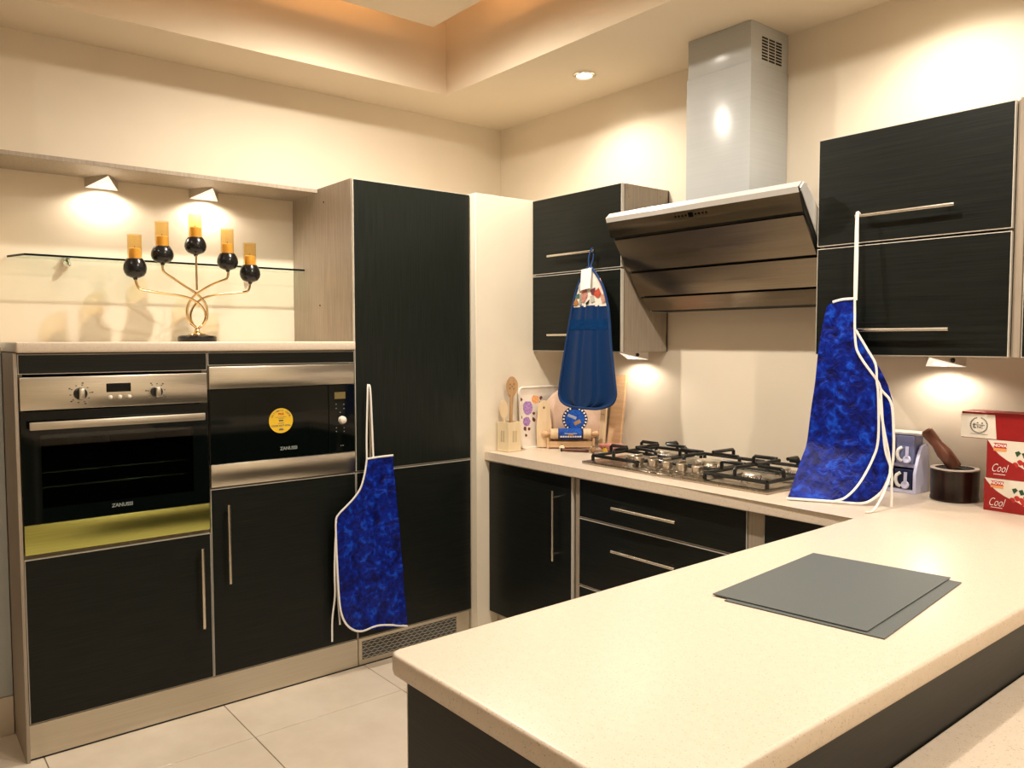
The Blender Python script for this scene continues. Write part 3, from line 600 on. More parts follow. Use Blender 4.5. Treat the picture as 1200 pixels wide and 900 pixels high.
uc = obj('chimney_extension', B().box(1.521, 1.812, -0.247, -0.004, 2.425, CEIL-0.001, 0.002, 2), M_chim, hd)
for c_ in range(3):
    for r_ in range(8):
        z = 2.528 - r_*0.0112; y = -0.178 + c_*0.046
        obj('vent_slot', B().box(1.8112, 1.8126, y, y+0.038, z-0.0033, z+0.0033), M_blackgl, uc)

# ------------------------------------------------------------------ base units on the back wall
BF = -0.580
def base_cab(name, x0, x1, label):
    t = thing(name, label, 'cabinet', ((x0+x1)/2, -0.3, 0.10)); carcass_y(t, x0, x1, BF, 0.10, 0.831); return t
bc = base_cab('corner_base_cabinet', 0.640, 1.209, 'dark wood base cabinet with one door under the utensils corner')
dd = door_y(bc, 0.640, 1.209, 0.112, 0.831, BF, M_wenge); handle((1.124, BF, 0.463), (1.124, BF, 0.763), (0, -1, 0), M_handle, dd)
tag(obj('filler_strip', B().box(1.211, 1.229, BF+0.02, -0.02, 0.10, 0.831).box(1.229, 1.248, BF+0.006, -0.02, 0.10, 0.831), M_grey), 'narrow greyish strip between corner base cabinet and drawers', 'panel')
bd = base_cab('drawer_unit', 1.250, 2.054, 'wide dark wood drawer unit below the gas hob')
for z0, z1, hz in ((0.669, 0.831, 0.744), (0.388, 0.667, 0.575), (0.112, 0.386, 0.30)):
    dr_ = door_y(bd, 1.250, 2.054, z0, z1, BF, M_wenge, 'drawer_front'); handle((1.464, BF, hz), (1.778, BF, hz), (0, -1, 0), M_handle, dr_)
tag(obj('filler_strip', B().box(2.056, 2.113, BF+0.004, -0.02, 0.10, 0.831), M_grey), 'greyish post right of the hob drawers', 'panel')
br = base_cab('right_base_cabinet', 2.115, 2.488, 'dark wood base cabinet where the worktop turns to the peninsula')
door_y(br, 2.115, 2.488, 0.112, 0.831, BF, M_wenge)
tag(obj('plinth_board', B().box(0.640, 2.488, -0.53, -0.515, 0.0, 0.098), M_alu), 'brushed metal plinth under the hob drawers', 'plinth')

# L-shaped worktop with rounded edges
ZW = 0.873; TH = 0.038
PX0, PX1, PY = 2.441, 3.035, -2.166
b = B(); out = [(0.638, -0.602), (PX0, -0.602), (PX0, PY+0.02), (PX0+0.006, PY+0.006), (PX0+0.02, PY), (PX1-0.006, PY), (PX1, PY+0.006), (PX1, -0.004), (0.638, -0.004)]
b.prism([(x, y, ZW-TH) for x, y in out], (0, 0, TH))
es = [e for e in b.bm.edges if abs(e.verts[0].co.z-e.verts[1].co.z) < 1e-6]
bmesh.ops.bevel(b.bm, geom=es, offset=0.007, segments=3, affect='EDGES', profile=0.5)
tag(obj('kitchen_worktop', b, M_top), 'cream speckled L-shaped worktop of hob run and peninsula', 'worktop')
pn = thing('peninsula_cabinet', 'dark wood peninsula base with plain end panel', 'cabinet', (2.76, -1.37, 0))
obj('body', B().box(2.51, 3.010, -2.135, -0.02, 0.10, 0.834), M_wenge, pn)
obj('end_panel', B().box(2.490, 3.028, -2.157, -2.136, 0.0, 0.834, 0.0012, 1), M_wenge, pn)
obj('outer_panel', B().box(3.011, 3.029, -2.135, -0.02, 0.0, 0.834, 0.001, 1), M_wenge, pn)
obj('edge_band', B().box(2.4880, 2.4898, -2.157, -2.136, 0.0, 0.834), M_edge, pn)
for k in range(3): obj('door', B().box(2.490, 2.509, -2.133+k*0.50, -2.133+k*0.50+0.494, 0.12, 0.832, 0.001, 1), M_wenge, pn)
obj('plinth', B().box(2.53, 2.545, -2.134, -0.6, 0.0, 0.099), M_alu, pn)
dk = thing('breakfast_table', 'lower cream speckled table top against the peninsula side', 'table', (3.4, -1.15, 0))
obj('table_top', B().box(3.030, 3.78, -2.00, -0.02, 0.700, 0.735, 0.006, 3), M_top, dk)
for y in (-1.90, -0.14): obj('leg_panel', B().box(3.08, 3.72, y-0.018, y+0.018, 0.0, 0.7005, 0.001, 1), M_wenge, dk)

# ------------------------------------------------------------------ gas hob
hb = thing('gas_hob', 'five-burner stainless gas hob with black pan supports', 'hob', (1.63, -0.26, ZW))
HB0, HB1, HY0, HY1 = 1.180, 2.072, -0.497, -0.030
b = B().box(HB0, HB1, HY0, HY1, ZW+0.0005, ZW+0.012, 0.003, 2)
obj('plate', b, M_hobst, hb)
b = B(); b.prism([(1.40, HY0+0.01, ZW+0.012), (1.78, HY0+0.01, ZW+0.012), (1.74, -0.385, ZW+0.012), (1.44, -0.385, ZW+0.012)], (0, 0, 0.004)); obj('knob_plinth', b, M_hobst, hb)
for x in (1.444, 1.520, 1.590, 1.662, 1.735):
    k = obj('knob', B().lathe([(0.025, 0.015), (0.025, 0.021), (0.018, 0.024), (0.021, 0.030), (0.022, 0.050), (0.019, 0.053), (0.001, 0.0535)], (x, -0.435, ZW), 22), M_knob, hb)
    obj('grip', B().box(x-0.005, x+0.005, -0.435-0.021, -0.435+0.021, ZW+0.050, ZW+0.064, 0.002, 2), M_knob, k)
burn = [(1.325, -0.150, 0.036), (1.325, -0.345, 0.028), (1.62, -0.215, 0.056), (1.915, -0.150, 0.030), (1.915, -0.355, 0.036)]
for x, y, r in burn:
    q_ = obj('burner', B().lathe([(r*1.35, 0.012), (r*1.30, 0.015), (r*1.05, 0.017), (r, 0.028), (r*0.96, 0.031)], (x, y, ZW), 28), M_chrome, hb)
    obj('burner_cap', B().lathe([(r*0.86, 0.031), (r*0.88, 0.036), (r*0.80, 0.040), (0.001, 0.0405)], (x, y, ZW), 28), M_steel, q_)
def support(x0, x1, y0, y1, bx):
    zt = ZW+0.068; r = 0.0072; b = B(); bar = lambda p, q: b.tube([p, q], r, 8)
    zl = ZW+0.034
    for y in (y0, y1): bar((x0, y, zl), (x1, y, zl))
    for x in (x0, x1): bar((x, y0, zl), (x, y1, zl))
    for x in (x0, x1):
        for y in (y0, y1): bar((x, y, ZW+0.0125), (x, y, zl))
    for cx_, cy_ in bx:
        for dx, dy in ((1, 0), (-1, 0), (0, 1), (0, -1)):
            ex = (x1 if dx > 0 else x0) if dx else cx_; ey = None
            if dx: pts = [(ex, cy_, zl), (ex, cy_, zt-0.006), (ex-dx*0.007, cy_, zt), (cx_+dx*0.028, cy_, zt)]
            else:
                lim = y1 if dy > 0 else y0
                mid = (y0+y1)/2 if len(bx) > 1 else lim
                far = lim if (dy > 0) == (cy_ > (y0+y1)/2) or len(bx) == 1 else mid
                pts = [(cx_, far, zl), (cx_, far, zt-0.006), (cx_, far-dy*0.007, zt), (cx_, cy_+dy*0.028, zt)]
            b.tube(pts, r, 8)
    if len(bx) > 1: bar((x0, (y0+y1)/2, zl), (x1, (y0+y1)/2, zl))
    return obj('pan_support', b, M_black, hb)
support(1.205, 1.455, -0.455, -0.050, [(1.325, -0.150), (1.325, -0.345)])
support(1.475, 1.765, -0.370, -0.050, [(1.62, -0.215)])
support(1.785, 2.045, -0.455, -0.050, [(1.915, -0.150), (1.915, -0.355)])

# ------------------------------------------------------------------ mats on the peninsula
def flat_mat(pts, z, label):
    b = B().prism([(x, y, z) for x, y in pts], (0, 0, 0.0022)); return tag(obj('grey_mat', b, M_mat), label, 'mat', 'grey mats on the peninsula')
flat_mat([(2.644, -1.516), (2.612, -1.064), (2.893, -1.026), (2.944, -1.472)], ZW+0.0003, 'thin dark grey sheet under another one on the peninsula')
flat_mat([(2.609, -1.507), (2.571, -1.062), (2.867, -1.016), (2.911, -1.468)], ZW+0.0030, 'thin dark grey sheet lying on top of the other')

# ------------------------------------------------------------------ aprons
def apron(name, label, Lp, Rp, nrm, amp, ties, bindings, axis, phase):
    pts = [V(p) for p in Lp+Rp]; c = sum(pts, V((0, 0, 0)))/len(pts)
    t = thing(name, label, 'apron', (c.x, c.y, min(p.z for p in pts)))
    nr = V(nrm)
    def fn(u, v):
        p = interp(Lp, v)*(1-u) + interp(Rp, v)*u
        wv = math.sin(u*5.2+v*4+phase)*0.5 + math.sin(u*11-v*9+phase*2)*0.3 + math.sin(v*26+u*3)*0.25
        return p + nr*amp*wv*(0.25+0.75*v)
    obj('cloth', B().sheet(fn, 26, 44, 0.0016, nrm), M_apron, t, 60)
    for pth in bindings: obj('binding', B().tube(smooth(pth, 4), 0.0042, 8, flat=nrm), M_tape, t)
    for pth in ties: obj('tie', B().tube(smooth(pth, 5), 0.0040, 8, flat=nrm), M_tape, t)
    return t
ax_ = 0.651
Y = lambda y, z, dx=0.0: (ax_+dx, y, z)
Lp = [Y(-1.229, .900), Y(-1.232, .870), Y(-1.241, .830), Y(-1.257, .785), Y(-1.286, .748), Y(-1.325, .715), Y(-1.358, .688), Y(-1.371, .662), Y(-1.371, .580), Y(-1.368, .485), Y(-1.362, .350), Y(-1.352, .275), Y(-1.330, .225), Y(-1.295, .192), Y(-1.254, .179)]
Rp = [Y(-1.102+0.064*k/14, .903-0.752*k/14) for k in range(15)]
e = 0.006
apron('blue_apron', 'blue mottled apron with white binding hanging on the larder handle', Lp, Rp, (1, 0, 0), 0.010,
      [[(0.651, -1.226, .902), (0.645, -1.222, 1.0), (0.640, -1.212, 1.192), (0.630, -1.205, 1.203), (0.622, -1.200, 1.194)],
       [(0.651, -1.195, .905), (0.644, -1.196, 1.05), (0.640, -1.200, 1.192), (0.630, -1.205, 1.206), (0.623, -1.206, 1.194)],
       [Y(-1.370, .660, 0.004), Y(-1.377, .55, 0.004), Y(-1.379, .45), Y(-1.374, .35, -0.01), Y(-1.382, .25, -0.02), Y(-1.384, .157, -0.02)],
       [Y(-1.369, .640, -0.004), Y(-1.366, .45, -0.01), Y(-1.356, .30, -0.015), Y(-1.350, .222, -0.015)]],
      [[Y(-1.229, .904, e)] + [Y(V(p).y-0.002, V(p).z, e) for p in Lp[1:]] + [Y(-1.194, .186, e), Y(-1.132, .176, e), Y(-1.040, .150, e)],
       [Y(-1.229, .902, 0.004), Y(-1.17, .9045, 0.004), Y(-1.102, .905, 0.004)]], 'x', 0.3)
yy_ = -0.366
Z = lambda x, z, y=yy_: (x, y, z)
Lp = [Z(2.222, 1.517), Z(2.200, 1.503), Z(2.192, 1.467), Z(2.184, 1.430), Z(2.177, 1.389), Z(2.169, 1.318), Z(2.162, 1.246), Z(2.152, 1.173), Z(2.144, 1.101), Z(2.138, 1.055), (2.140, -0.378, 1.030), (2.144, -0.420, .980), (2.150, -0.465, .930), (2.156, -0.500, .893), (2.160, -0.520, .8765)]
Rp = [Z(2.297, 1.523), Z(2.301, 1.470), Z(2.305, 1.425), Z(2.318, 1.392), Z(2.350, 1.350), Z(2.378, 1.309), Z(2.408, 1.256), Z(2.424, 1.204), Z(2.432, 1.140), Z(2.434, 1.073), Z(2.432, 1.025), (2.427, -0.370, .978), (2.418, -0.376, .940), (2.395, -0.390, .903), (2.358, -0.410, .8765)]
apron('blue_apron', 'blue mottled apron hanging from wall cabinet handle down onto the worktop', Lp, Rp, (0, -1, 0), 0.006,
      [[(2.294, -0.366, 1.520), (2.290, -0.360, 1.62), (2.286, -0.350, 1.785), (2.287, -0.342, 1.799), (2.287, -0.330, 1.790)],
       [(2.299, -0.366, 1.520), (2.296, -0.359, 1.66), (2.290, -0.350, 1.787), (2.291, -0.342, 1.801), (2.291, -0.331, 1.792)],
       [(2.305, -0.374, 1.424), (2.343, -0.378, 1.367), (2.374, -0.380, 1.317), (2.379, -0.380, 1.266), (2.385, -0.380, 1.218), (2.388, -0.380, 1.085), (2.376, -0.388, 1.020), (2.356, -0.430, .945), (2.326, -0.458, .899), (2.290, -0.475, .882)],
       [(2.391, -0.378, 1.237), (2.399, -0.379, 1.153), (2.410, -0.379, 1.054), (2.431, -0.379, .991), (2.436, -0.385, .930), (2.439, -0.390, .880)],
       [(2.385, -0.380, 1.215), (2.404, -0.379, 1.12), (2.428, -0.380, 1.0), (2.432, -0.420, .935), (2.430, -0.480, .882), (2.424, -0.520, .878)]],
      [[Z(2.297, 1.523, -.371), Z(2.302, 1.391, -.371), Z(2.320, 1.340, -.372), Z(2.377, 1.266, -.373), Z(2.391, 1.237, -.374), Z(2.421, 1.203, -.374), Z(2.431, 1.139, -.374), Z(2.433, 1.023, -.374), (2.414, -.380, .940), (2.392, -.395, .903), (2.358, -.414, .880), (2.290, -.452, .880), (2.162, -.524, .880)],
       [Z(2.222, 1.517, -.370), Z(2.256, 1.524, -.370), Z(2.297, 1.525, -.370)]], 'y', 1.1)

# ------------------------------------------------------------------ hanging hand towel
ty = -0.366
tw = thing('hand_towel', 'blue hanging terry towel with printed top and white card tag', 'towel', (1.08, ty, 1.096))
def trow(z, L_, R_):
    for (z0, a), (z1, b_) in zip(L_, L_[1:]):
        if z0 >= z >= z1: l = a + (b_-a)*(z0-z)/(z0-z1)
    for (z0, a), (z1, b_) in zip(R_, R_[1:]):
        if z0 >= z >= z1: r = a + (b_-a)*(z0-z)/(z0-z1)
    return l, r
TL = [(1.712, 1.082), (1.69, 1.060), (1.63, 1.018), (1.545, .985), (1.484, .969), (1.35, .937), (1.174, .899), (1.130, .902), (1.108, .925), (1.096, .970)]
TR = [(1.712, 1.100), (1.69, 1.122), (1.63, 1.170), (1.545, 1.202), (1.479, 1.213), (1.352, 1.225), (1.190, 1.250), (1.150, 1.250), (1.118, 1.225), (1.096, 1.150)]
def tsheet(za, zb_, dy, fold):
    def fn(u, v):
        z = za + (zb_-za)*v; l, r = trow(z, TL, TR); x = l + (r-l)*u
        s = fold*(math.cos((u-0.5)*8.0)*0.6 + 0.35*math.cos(u*17+1))*min(1.0, 0.25+(1.70-z)*1.6) - (0.7*fold*(math.exp(-((u-0.36)/0.035)**2) + math.exp(-((u-0.68)/0.03)**2)) if fold > 0.005 else 0)
        return (x, ty + dy - s, z)
    return fn
obj('terry_cloth', B().sheet(tsheet(1.545, 1.0965, 0, 0.012), 30, 40, 0.006, (0, -1, 0)), M_towel, tw, 60)
obj('woven_band', B().sheet(tsheet(1.485, 1.440, -0.0026, 0.0120), 30, 6, 0.003, (0, -1, 0)), M_towelb, tw, 60)
pt = obj('printed_top', B().sheet(tsheet(1.711, 1.540, 0, 0.002), 14, 14, 0.003, (0, -1, 0)), M_print, tw, 60)
def patch(pts, m, dy, parent, name='print_patch'):
    return obj(name, B().prism([(x, ty-0.0045-dy, z) for x, z in pts], (0, 0.0006, 0)), m, parent)
patch([(1.042, 1.612), (1.075, 1.622), (1.082, 1.588), (1.060, 1.556), (1.040, 1.566)], mat('rose_print', (0.42, 0.16, 0.12), 0.85, col2=(0.52, 0.24, 0.19), nscale=(80, 80, 80)), 0.0002, pt)
patch([(1.128, 1.606), (1.150, 1.620), (1.166, 1.592), (1.145, 1.575), (1.122, 1.590)], mat('rust_print', (0.42, 0.05, 0.02), 0.85, col2=(0.55, 0.09, 0.04), nscale=(80, 80, 80)), 0.0004, pt)
patch([(1.098, 1.612), (1.128, 1.622), (1.128, 1.588), (1.108, 1.590)], M_maroon, 0.0002, pt)
patch([(0.994, 1.566), (1.015, 1.575), (1.025, 1.560), (1.018, 1.548), (0.992, 1.548)], mat('ochre_print', (0.34, 0.13, 0.03), 0.85, col2=(0.42, 0.18, 0.05), nscale=(80, 80, 80)), 0.0004, pt)
patch([(1.004, 1.592), (1.030, 1.600), (1.032, 1.582), (1.002, 1.580)], mat('teal_print', (0.05, 0.12, 0.09), 0.85, col2=(0.08, 0.16, 0.12), nscale=(80, 80, 80)), 0.0002, pt)
patch([(1.070, 1.556), (1.095, 1.572), (1.090, 1.556), (1.075, 1.546)], M_dark, 0.0006, pt)
patch([(1.145, 1.655), (1.160, 1.660), (1.182, 1.605), (1.168, 1.612)], mat('salmon_print', (0.66, 0.36, 0.28), 0.85, col2=(0.72, 0.44, 0.36), nscale=(80, 80, 80)), 0.0002, pt)
patch([(1.022, 1.636), (1.042, 1.652), (1.044, 1.612), (1.030, 1.606)], mat('grey_print', (0.36, 0.36, 0.32), 0.85, col2=(0.42, 0.42, 0.38), nscale=(80, 80, 80)), 0.0002, pt)
patch([(1.060, 1.700), (1.082, 1.708), (1.092, 1.690), (1.062, 1.684)], mat('blush_print', (0.60, 0.30, 0.22), 0.85, col2=(0.68, 0.40, 0.32), nscale=(80, 80, 80)), 0.0002, pt)
patch([(1.032, 1.580), (1.044, 1.604), (1.046, 1.550), (1.030, 1.548)], mat('sage_print', (0.25, 0.26, 0.20), 0.85, col2=(0.32, 0.33, 0.27), nscale=(80, 80, 80)), 0.0003, pt)
patch([(1.160, 1.585), (1.184, 1.592), (1.190, 1.560), (1.172, 1.552)], mat('clay_print', (0.50, 0.22, 0.14), 0.85, col2=(0.60, 0.32, 0.24), nscale=(80, 80, 80)), 0.0003, pt)
patch([(1.098, 1.585), (1.118, 1.586), (1.128, 1.562), (1.104, 1.556)], mat('stone_print', (0.42, 0.40, 0.33), 0.85, col2=(0.48, 0.46, 0.40), nscale=(80, 80, 80)), 0.0003, pt)
path = [(x, ty-0.002, z) for z, x in TL] ; pathR = [(x, ty-0.002, z) for z, x in TR]
obj('binding', B().tube(smooth(path + [(1.06, ty-0.006, 1.0935)] + pathR[::-1], 4), 0.0058, 8), M_bind, tw)
obj('hanging_loop', B().tube(smooth([(1.086, ty, 1.708), (1.078, -0.360, 1.750), (1.078, -0.351, 1.780), (1.080, -0.342, 1.7955), (1.082, -0.332, 1.786), (1.088, -0.345, 1.745), (1.094, ty, 1.708)], 6), 0.0035, 8), M_bind, tw)
obj('card_tag', B().prism([(1.050, ty-0.012, 1.703), (1.112, ty-0.010, 1.708), (1.108, ty-0.014, 1.620), (1.048, ty-0.016, 1.612)], (0, 0.0012, 0)), M_card, tw)

# ------------------------------------------------------------------ utensil corner
R_ = lambda c, a: Matrix.Translation(V(c)) @ Matrix.Rotation(a, 4, 'Z')
uh = thing('utensil_holder', 'cream square wooden holder with slotted sides', 'utensil holder', (0.684, -0.492, ZW))
M = R_((0.684, -0.492, ZW+0.0005), math.radians(2))
b = B().box(-0.042, 0.042, -0.042, 0.042, 0, 0.008, 0.001, 1)
for s in (-1, 1):
    b.box(s*0.036-0.004, s*0.036+0.004, -0.040, 0.040, 0.008, 0.138); b.box(-0.032, 0.032, s*0.036-0.004, s*0.036+0.004, 0.008, 0.138)
obj('box', b.xform(M), M_block, uh)
for k in (-1, 0, 1):
    for q_ in ((k*0.010-0.0012, k*0.010+0.0012, -0.0406, -0.0396), (0.0396, 0.0406, k*0.010-0.0012, k*0.010+0.0012)):
        obj('slot', B().box(*q_, 0.045, 0.098).xform(M), M_slot, uh)
def spoon(name, label, p0, p1, w_, ln, m, holes=False, th=0.006):
    """handle from p0 to p1 and an oval paddle head beyond p1"""
    p0, p1 = V(p0), V(p1); d = (p1-p0).normalized(); view = (V((3.59, -2.83, 1.1))-p1).normalized(); side = d.cross(view).normalized(); nn = side.cross(d)
    t = thing(name, label, 'utensil', p0, 'wooden kitchen utensils in the holder')
    obj('handle', B().tube([p0, p0*0.5+p1*0.5, p1+d*0.01], [0.0055, 0.0065, 0.0075], 10), m, t)
    pts = []; N = 22
    for k in range(N):
        a = 2*PI*k/N; r = w_*(1.0-0.28*(0.5-0.5*math.sin(a))**2)
        pts.append(p1 + d*(ln/2*(1+math.sin(a))) + side*(math.cos(a)*r) - nn*th/2)
    hd_ = obj('head', B().prism(pts, nn*th), m, t)
    if holes:
        b = B(); c = p1+d*ln*0.55
        for dx, dz in ((-0.009, 0.008), (0.009, 0.010), (-0.010, -0.010), (0.008, -0.012), (0.0, -0.001)):
            q = c + side*dx + d*dz; b.cyl(q+nn*(th/2-0.0004), q+nn*(th/2+0.0008), 0.0042, n=10)
        obj('hole', b, M_slot, hd_)
    return t
spoon('wooden_spoon', 'wooden slotted spoon standing in the cream holder', (0.686, -0.486, ZW+0.012), (0.690, -0.480, ZW+0.255), 0.030, 0.092, M_spoon, True)
spoon('wooden_spatula', 'dark wooden spatula leaning behind the slotted spoon', (0.675, -0.480, ZW+0.012), (0.672, -0.468, ZW+0.250), 0.028, 0.100, M_woodm)
spoon('wooden_ladle', 'pale wooden ladle at the side of the cream holder', (0.680, -0.504, ZW+0.012), (0.677, -0.514, ZW+0.150), 0.022, 0.090, M_woodl)
# floral tray leaning on the column
tr = thing('floral_tray', 'cream melamine tray with purple and peach rose print', 'tray', (0.67, -0.27, ZW))
N_ = 32; A0 = V((0.664, -0.405, ZW+0.001)); Uy = V((0, 1, 0)); Uz = V((-0.020, 0, 0.290)).normalized(); Nn = Uy.cross(Uz); TWd, THt = 0.262, 0.292
if Nn.x < 0: Nn = -Nn
def rr(w0, h0, r, n=6):
    pts = []
    for cx_, cy_, a0 in ((w0-r, h0-r, 0), (r, h0-r, 90), (r, r, 180), (w0-r, r, 270)):
        for k in range(n+1):
            a = math.radians(a0+90*k/n); pts.append((cx_+r*math.cos(a), cy_+r*math.sin(a)))
    return pts
obj('plate', B().prism([A0+Uy*u+Uz*v for u, v in rr(TWd, THt, 0.022)], Nn*0.004), M_melamine, tr)
obj('rim', B().tube([A0+Uy*u+Uz*v+Nn*0.007 for u, v in rr(TWd, THt, 0.022)+[rr(TWd, THt, 0.022)[0]]], 0.006, 8), M_melamine, tr)
def blot(u, v, r, m, name, k=9, j=0.25):
    rnd = random.Random(u*991+v*77); pts = [A0+Uy*(u+r*(1+rnd.uniform(-j, j))*math.cos(2*PI*i/k))+Uz*(v+r*(1+rnd.uniform(-j, j))*math.sin(2*PI*i/k))+Nn*0.0041 for i in range(k)]
    obj(name, B().prism(pts, Nn*0.0006), m, tr)
for u, v, r in ((0.052, 0.195, 0.033), (0.042, 0.128, 0.023)): blot(u, v, r, M_purple, 'rose_print', 13, 0.14)
blot(0.103, 0.232, 0.023, M_peach, 'rose_print', 12, 0.14)
for u, v, r in ((0.140, 0.238, 0.010), (0.132, 0.215, 0.008), (0.012, 0.235, 0.009), (0.09, 0.165, 0.009), (0.088, 0.135, 0.011), (0.055, 0.090, 0.010), (0.030, 0.092, 0.011), (0.034, 0.062, 0.008), (0.010, 0.150, 0.008)): blot(u, v, r, M_maroon, 'leaf_print', 6, 0.35)
# wooden paddle board
Fd = V((0.637, 0.771, 0)); Nd = V((0.771, -0.637, 0))     # direction along the diagonal group and towards the camera
pb = V((0.703, -0.290, ZW)); ld = V((-0.03, 0.02, 1)).normalized(); sd = Fd; nn = sd.cross(ld)
if nn.dot(Nd) < 0: nn = -nn
pts = []
for w_, h_ in ((0.034, 0.0), (0.037, 0.10), (0.034, 0.135), (0.031, 0.155), (0.030, 0.19), (0.024, 0.213), (0.012, 0.226)): pts.append((w_, h_))
poly = [pb+sd*w_+ld*(h_+0.003) for w_, h_ in pts]+[pb-sd*w_+ld*(h_+0.003) for w_, h_ in pts[::-1]]
pd = thing('paddle_board', 'small paddle-shaped wooden board with a hole in its handle', 'cutting board', pb)
obj('board', B().prism(poly, nn*0.010), M_woodl, pd)
obj('hole', B().cyl(pb+ld*0.195+nn*0.0098, pb+ld*0.195+nn*0.0108, 0.006, n=14), M_slot, pd)
# round board
rc = V((0.770, -0.165, ZW+0.1485)); ldr = (V((0, 0, 1)) - Nd*0.08).normalized(); rn = Fd.cross(ldr)
if rn.dot(Nd) < 0: rn = -rn
rb = thing('round_board', 'round pale wooden board with a blue round label', 'cutting board', V((rc.x, rc.y, ZW)))
obj('disc', B().lathe([(0.140, -0.008), (0.146, -0.004), (0.146, 0.004), (0.140, 0.008), (0.001, 0.008)], rc, 48, rn), M_woodp, rb)
lc = rc + rn*0.0083 - ldr*0.012 + Fd*0.012
lb = obj('label_disc', B().lathe([(0.062, 0), (0.062, 0.0008)], lc, 40, rn), M_bluedk, rb); lb['label'] = 'blue and dark round paper label'
obj('label_centre', B().lathe([(0.047, 0), (0.047, 0.0006)], lc+rn*0.0008, 36, rn), M_blue, lb)
b = B()
for k in range(22):
    a = 2*PI*k/22
    if k in (5, 6, 16, 17): continue
    q = lc+rn*0.0010+Fd*(0.0545*math.cos(a))+ldr*(0.0545*math.sin(a)); b.hexa(q, (Fd*math.cos(a)+ldr*math.sin(a)), (ldr*math.cos(a)-Fd*math.sin(a)), rn, 0.0046, 0.0036, 0.0005)
obj('label_lettering', b, M_card, lb)['kind'] = 'stuff'
b = B().hexa(lc+rn*0.0018+Fd*0.012-ldr*0.016, (Fd+ldr*0.5).normalized(), (ldr-Fd*0.5).normalized(), rn, 0.017, 0.009, 0.0006)
obj('label_picture', b, M_woodm, lb)
obj('label_picture', B().hexa(lc+rn*0.0018-Fd*0.014+ldr*0.012, (Fd-ldr*0.4).normalized(), (ldr+Fd*0.4).normalized(), rn, 0.022, 0.007, 0.0006), mat('pale_blue_print', (0.25, 0.30, 0.42), 0.5, col2=(0.42, 0.44, 0.52), nscale=(90, 90, 90)), lb)
# rolling pin on its stand
sc = V((0.800, -0.205, ZW))
sdn = thing('rolling_pin_stand', 'low wooden stand holding a small rolling pin', 'stand', sc)
obj('rail', B().hexa(sc+V((0, 0, 0.021))+Nd*0.014, Fd, Nd, V((0, 0, 1)), 0.105, 0.006, 0.014, 0.001, 1), M_wood, sdn)
obj('rail', B().hexa(sc+V((0, 0, 0.010))-Nd*0.012, Fd, Nd, V((0, 0, 1)), 0.105, 0.006, 0.009, 0.001, 1), M_wood, sdn)
for s in (-1, 1):
    b = B(); o_ = sc+Fd*(s*0.111)
    b.prism([o_-Fd*0.006*s+Nd*0.028+V((0, 0, 0.0005)), o_-Fd*0.006*s-Nd*0.020+V((0, 0, 0.0005)), o_-Fd*0.006*s-Nd*0.020+V((0, 0, 0.05)), o_-Fd*0.006*s-Nd*0.010+V((0, 0, 0.044)), o_-Fd*0.006*s+Nd*0.012+V((0, 0, 0.044)), o_-Fd*0.006*s+Nd*0.028+V((0, 0, 0.052))], Fd*0.010*s)
    obj('end_support', b, M_wood, sdn)
rp = sc+V((0, 0, 0.070)); 
rpn = thing('rolling_pin', 'small pale rolling pin with a blue paper band', 'rolling pin', rp-V((0, 0, 0.025)))
obj('barrel', B().lathe([(0.022, -0.098), (0.025, -0.095), (0.025, 0.095), (0.022, 0.098)], rp, 26, Fd), M_woodl, rpn)
for s in (-1, 1): obj('handle', B().lathe([(0.007, 0.098), (0.008, 0.106), (0.014, 0.118), (0.013, 0.130), (0.006, 0.138), (0.001, 0.140)], rp, 18, Fd*s), M_wood, rpn)
bd_ = obj('paper_band', B().lathe([(0.0255, -0.058), (0.0255, 0.058)], rp, 26, Fd, cap=False), M_blue, rpn)
b = B()
for k in range(9): q = rp+Nd*0.0245-V((0, 0, 0.011))+Fd*(-0.046+k*0.0115); b.hexa(q, Fd, V((0, 0, 1)), Nd, 0.0042, 0.0035, 0.0012)
b.hexa(rp+Nd*0.0250+V((0, 0, 0.004)), Fd, V((0, 0, 1)), Nd, 0.030, 0.0012, 0.0012)
obj('band_lettering', b, M_card, bd_)['kind'] = 'stuff'
obj('band_picture', B().hexa(rp+Nd*0.0252-V((0, 0, 0.004)), Fd, V((0, 0, 1)), Nd, 0.013, 0.005, 0.0012), M_woodm, bd_)
obj('band_edge', B().lathe([(0.0258, 0.052), (0.0258, 0.060)], rp, 26, Fd, cap=False).lathe([(0.0258, -0.060), (0.0258, -0.056)], rp, 26, Fd, cap=False), M_bluedk, bd_)
# upright cutting board at the wall
cb = thing('cutting_board', 'tall thick wooden board leaning upright on the back wall', 'cutting board', (0.945, -0.03, ZW))
obj('board', B().prism([(0.903, -0.062, ZW+0.001), (0.984, -0.062, ZW+0.001), (0.984, -0.016, 1.226), (0.903, -0.016, 1.226)], (0, 0.014, 0.001)), M_wood, cb)
obj('hang_slot', B().prism([(0.884, -0.0665, ZW+0.12), (0.898, -0.0665, ZW+0.12), (0.898, -0.0625, ZW+0.155), (0.884, -0.0625, ZW+0.155)], (0, 0.004, 0)), M_slot, cb)
gb = thing('slotted_wooden_panel', 'pale wooden panel with small holes between round and tall boards', 'board', (0.885, -0.06, ZW))
obj('panel', B().prism([(0.862, -0.080, ZW+0.001), (0.899, -0.080, ZW+0.001), (0.899, -0.052, 1.18), (0.862, -0.052, 1.18)], (0, 0.010, 0.001)), M_woodl, gb)
b = B()
for x, z in ((0.874, 1.06), (0.886, 1.062), (0.874, 1.035), (0.886, 1.034)): y = -0.080 + 0.028*(z-ZW)/(1.18-ZW); b.cyl((x, y-0.001, z), (x, y+0.002, z), 0.003, n=8)
obj('hole', b, M_slot, gb)
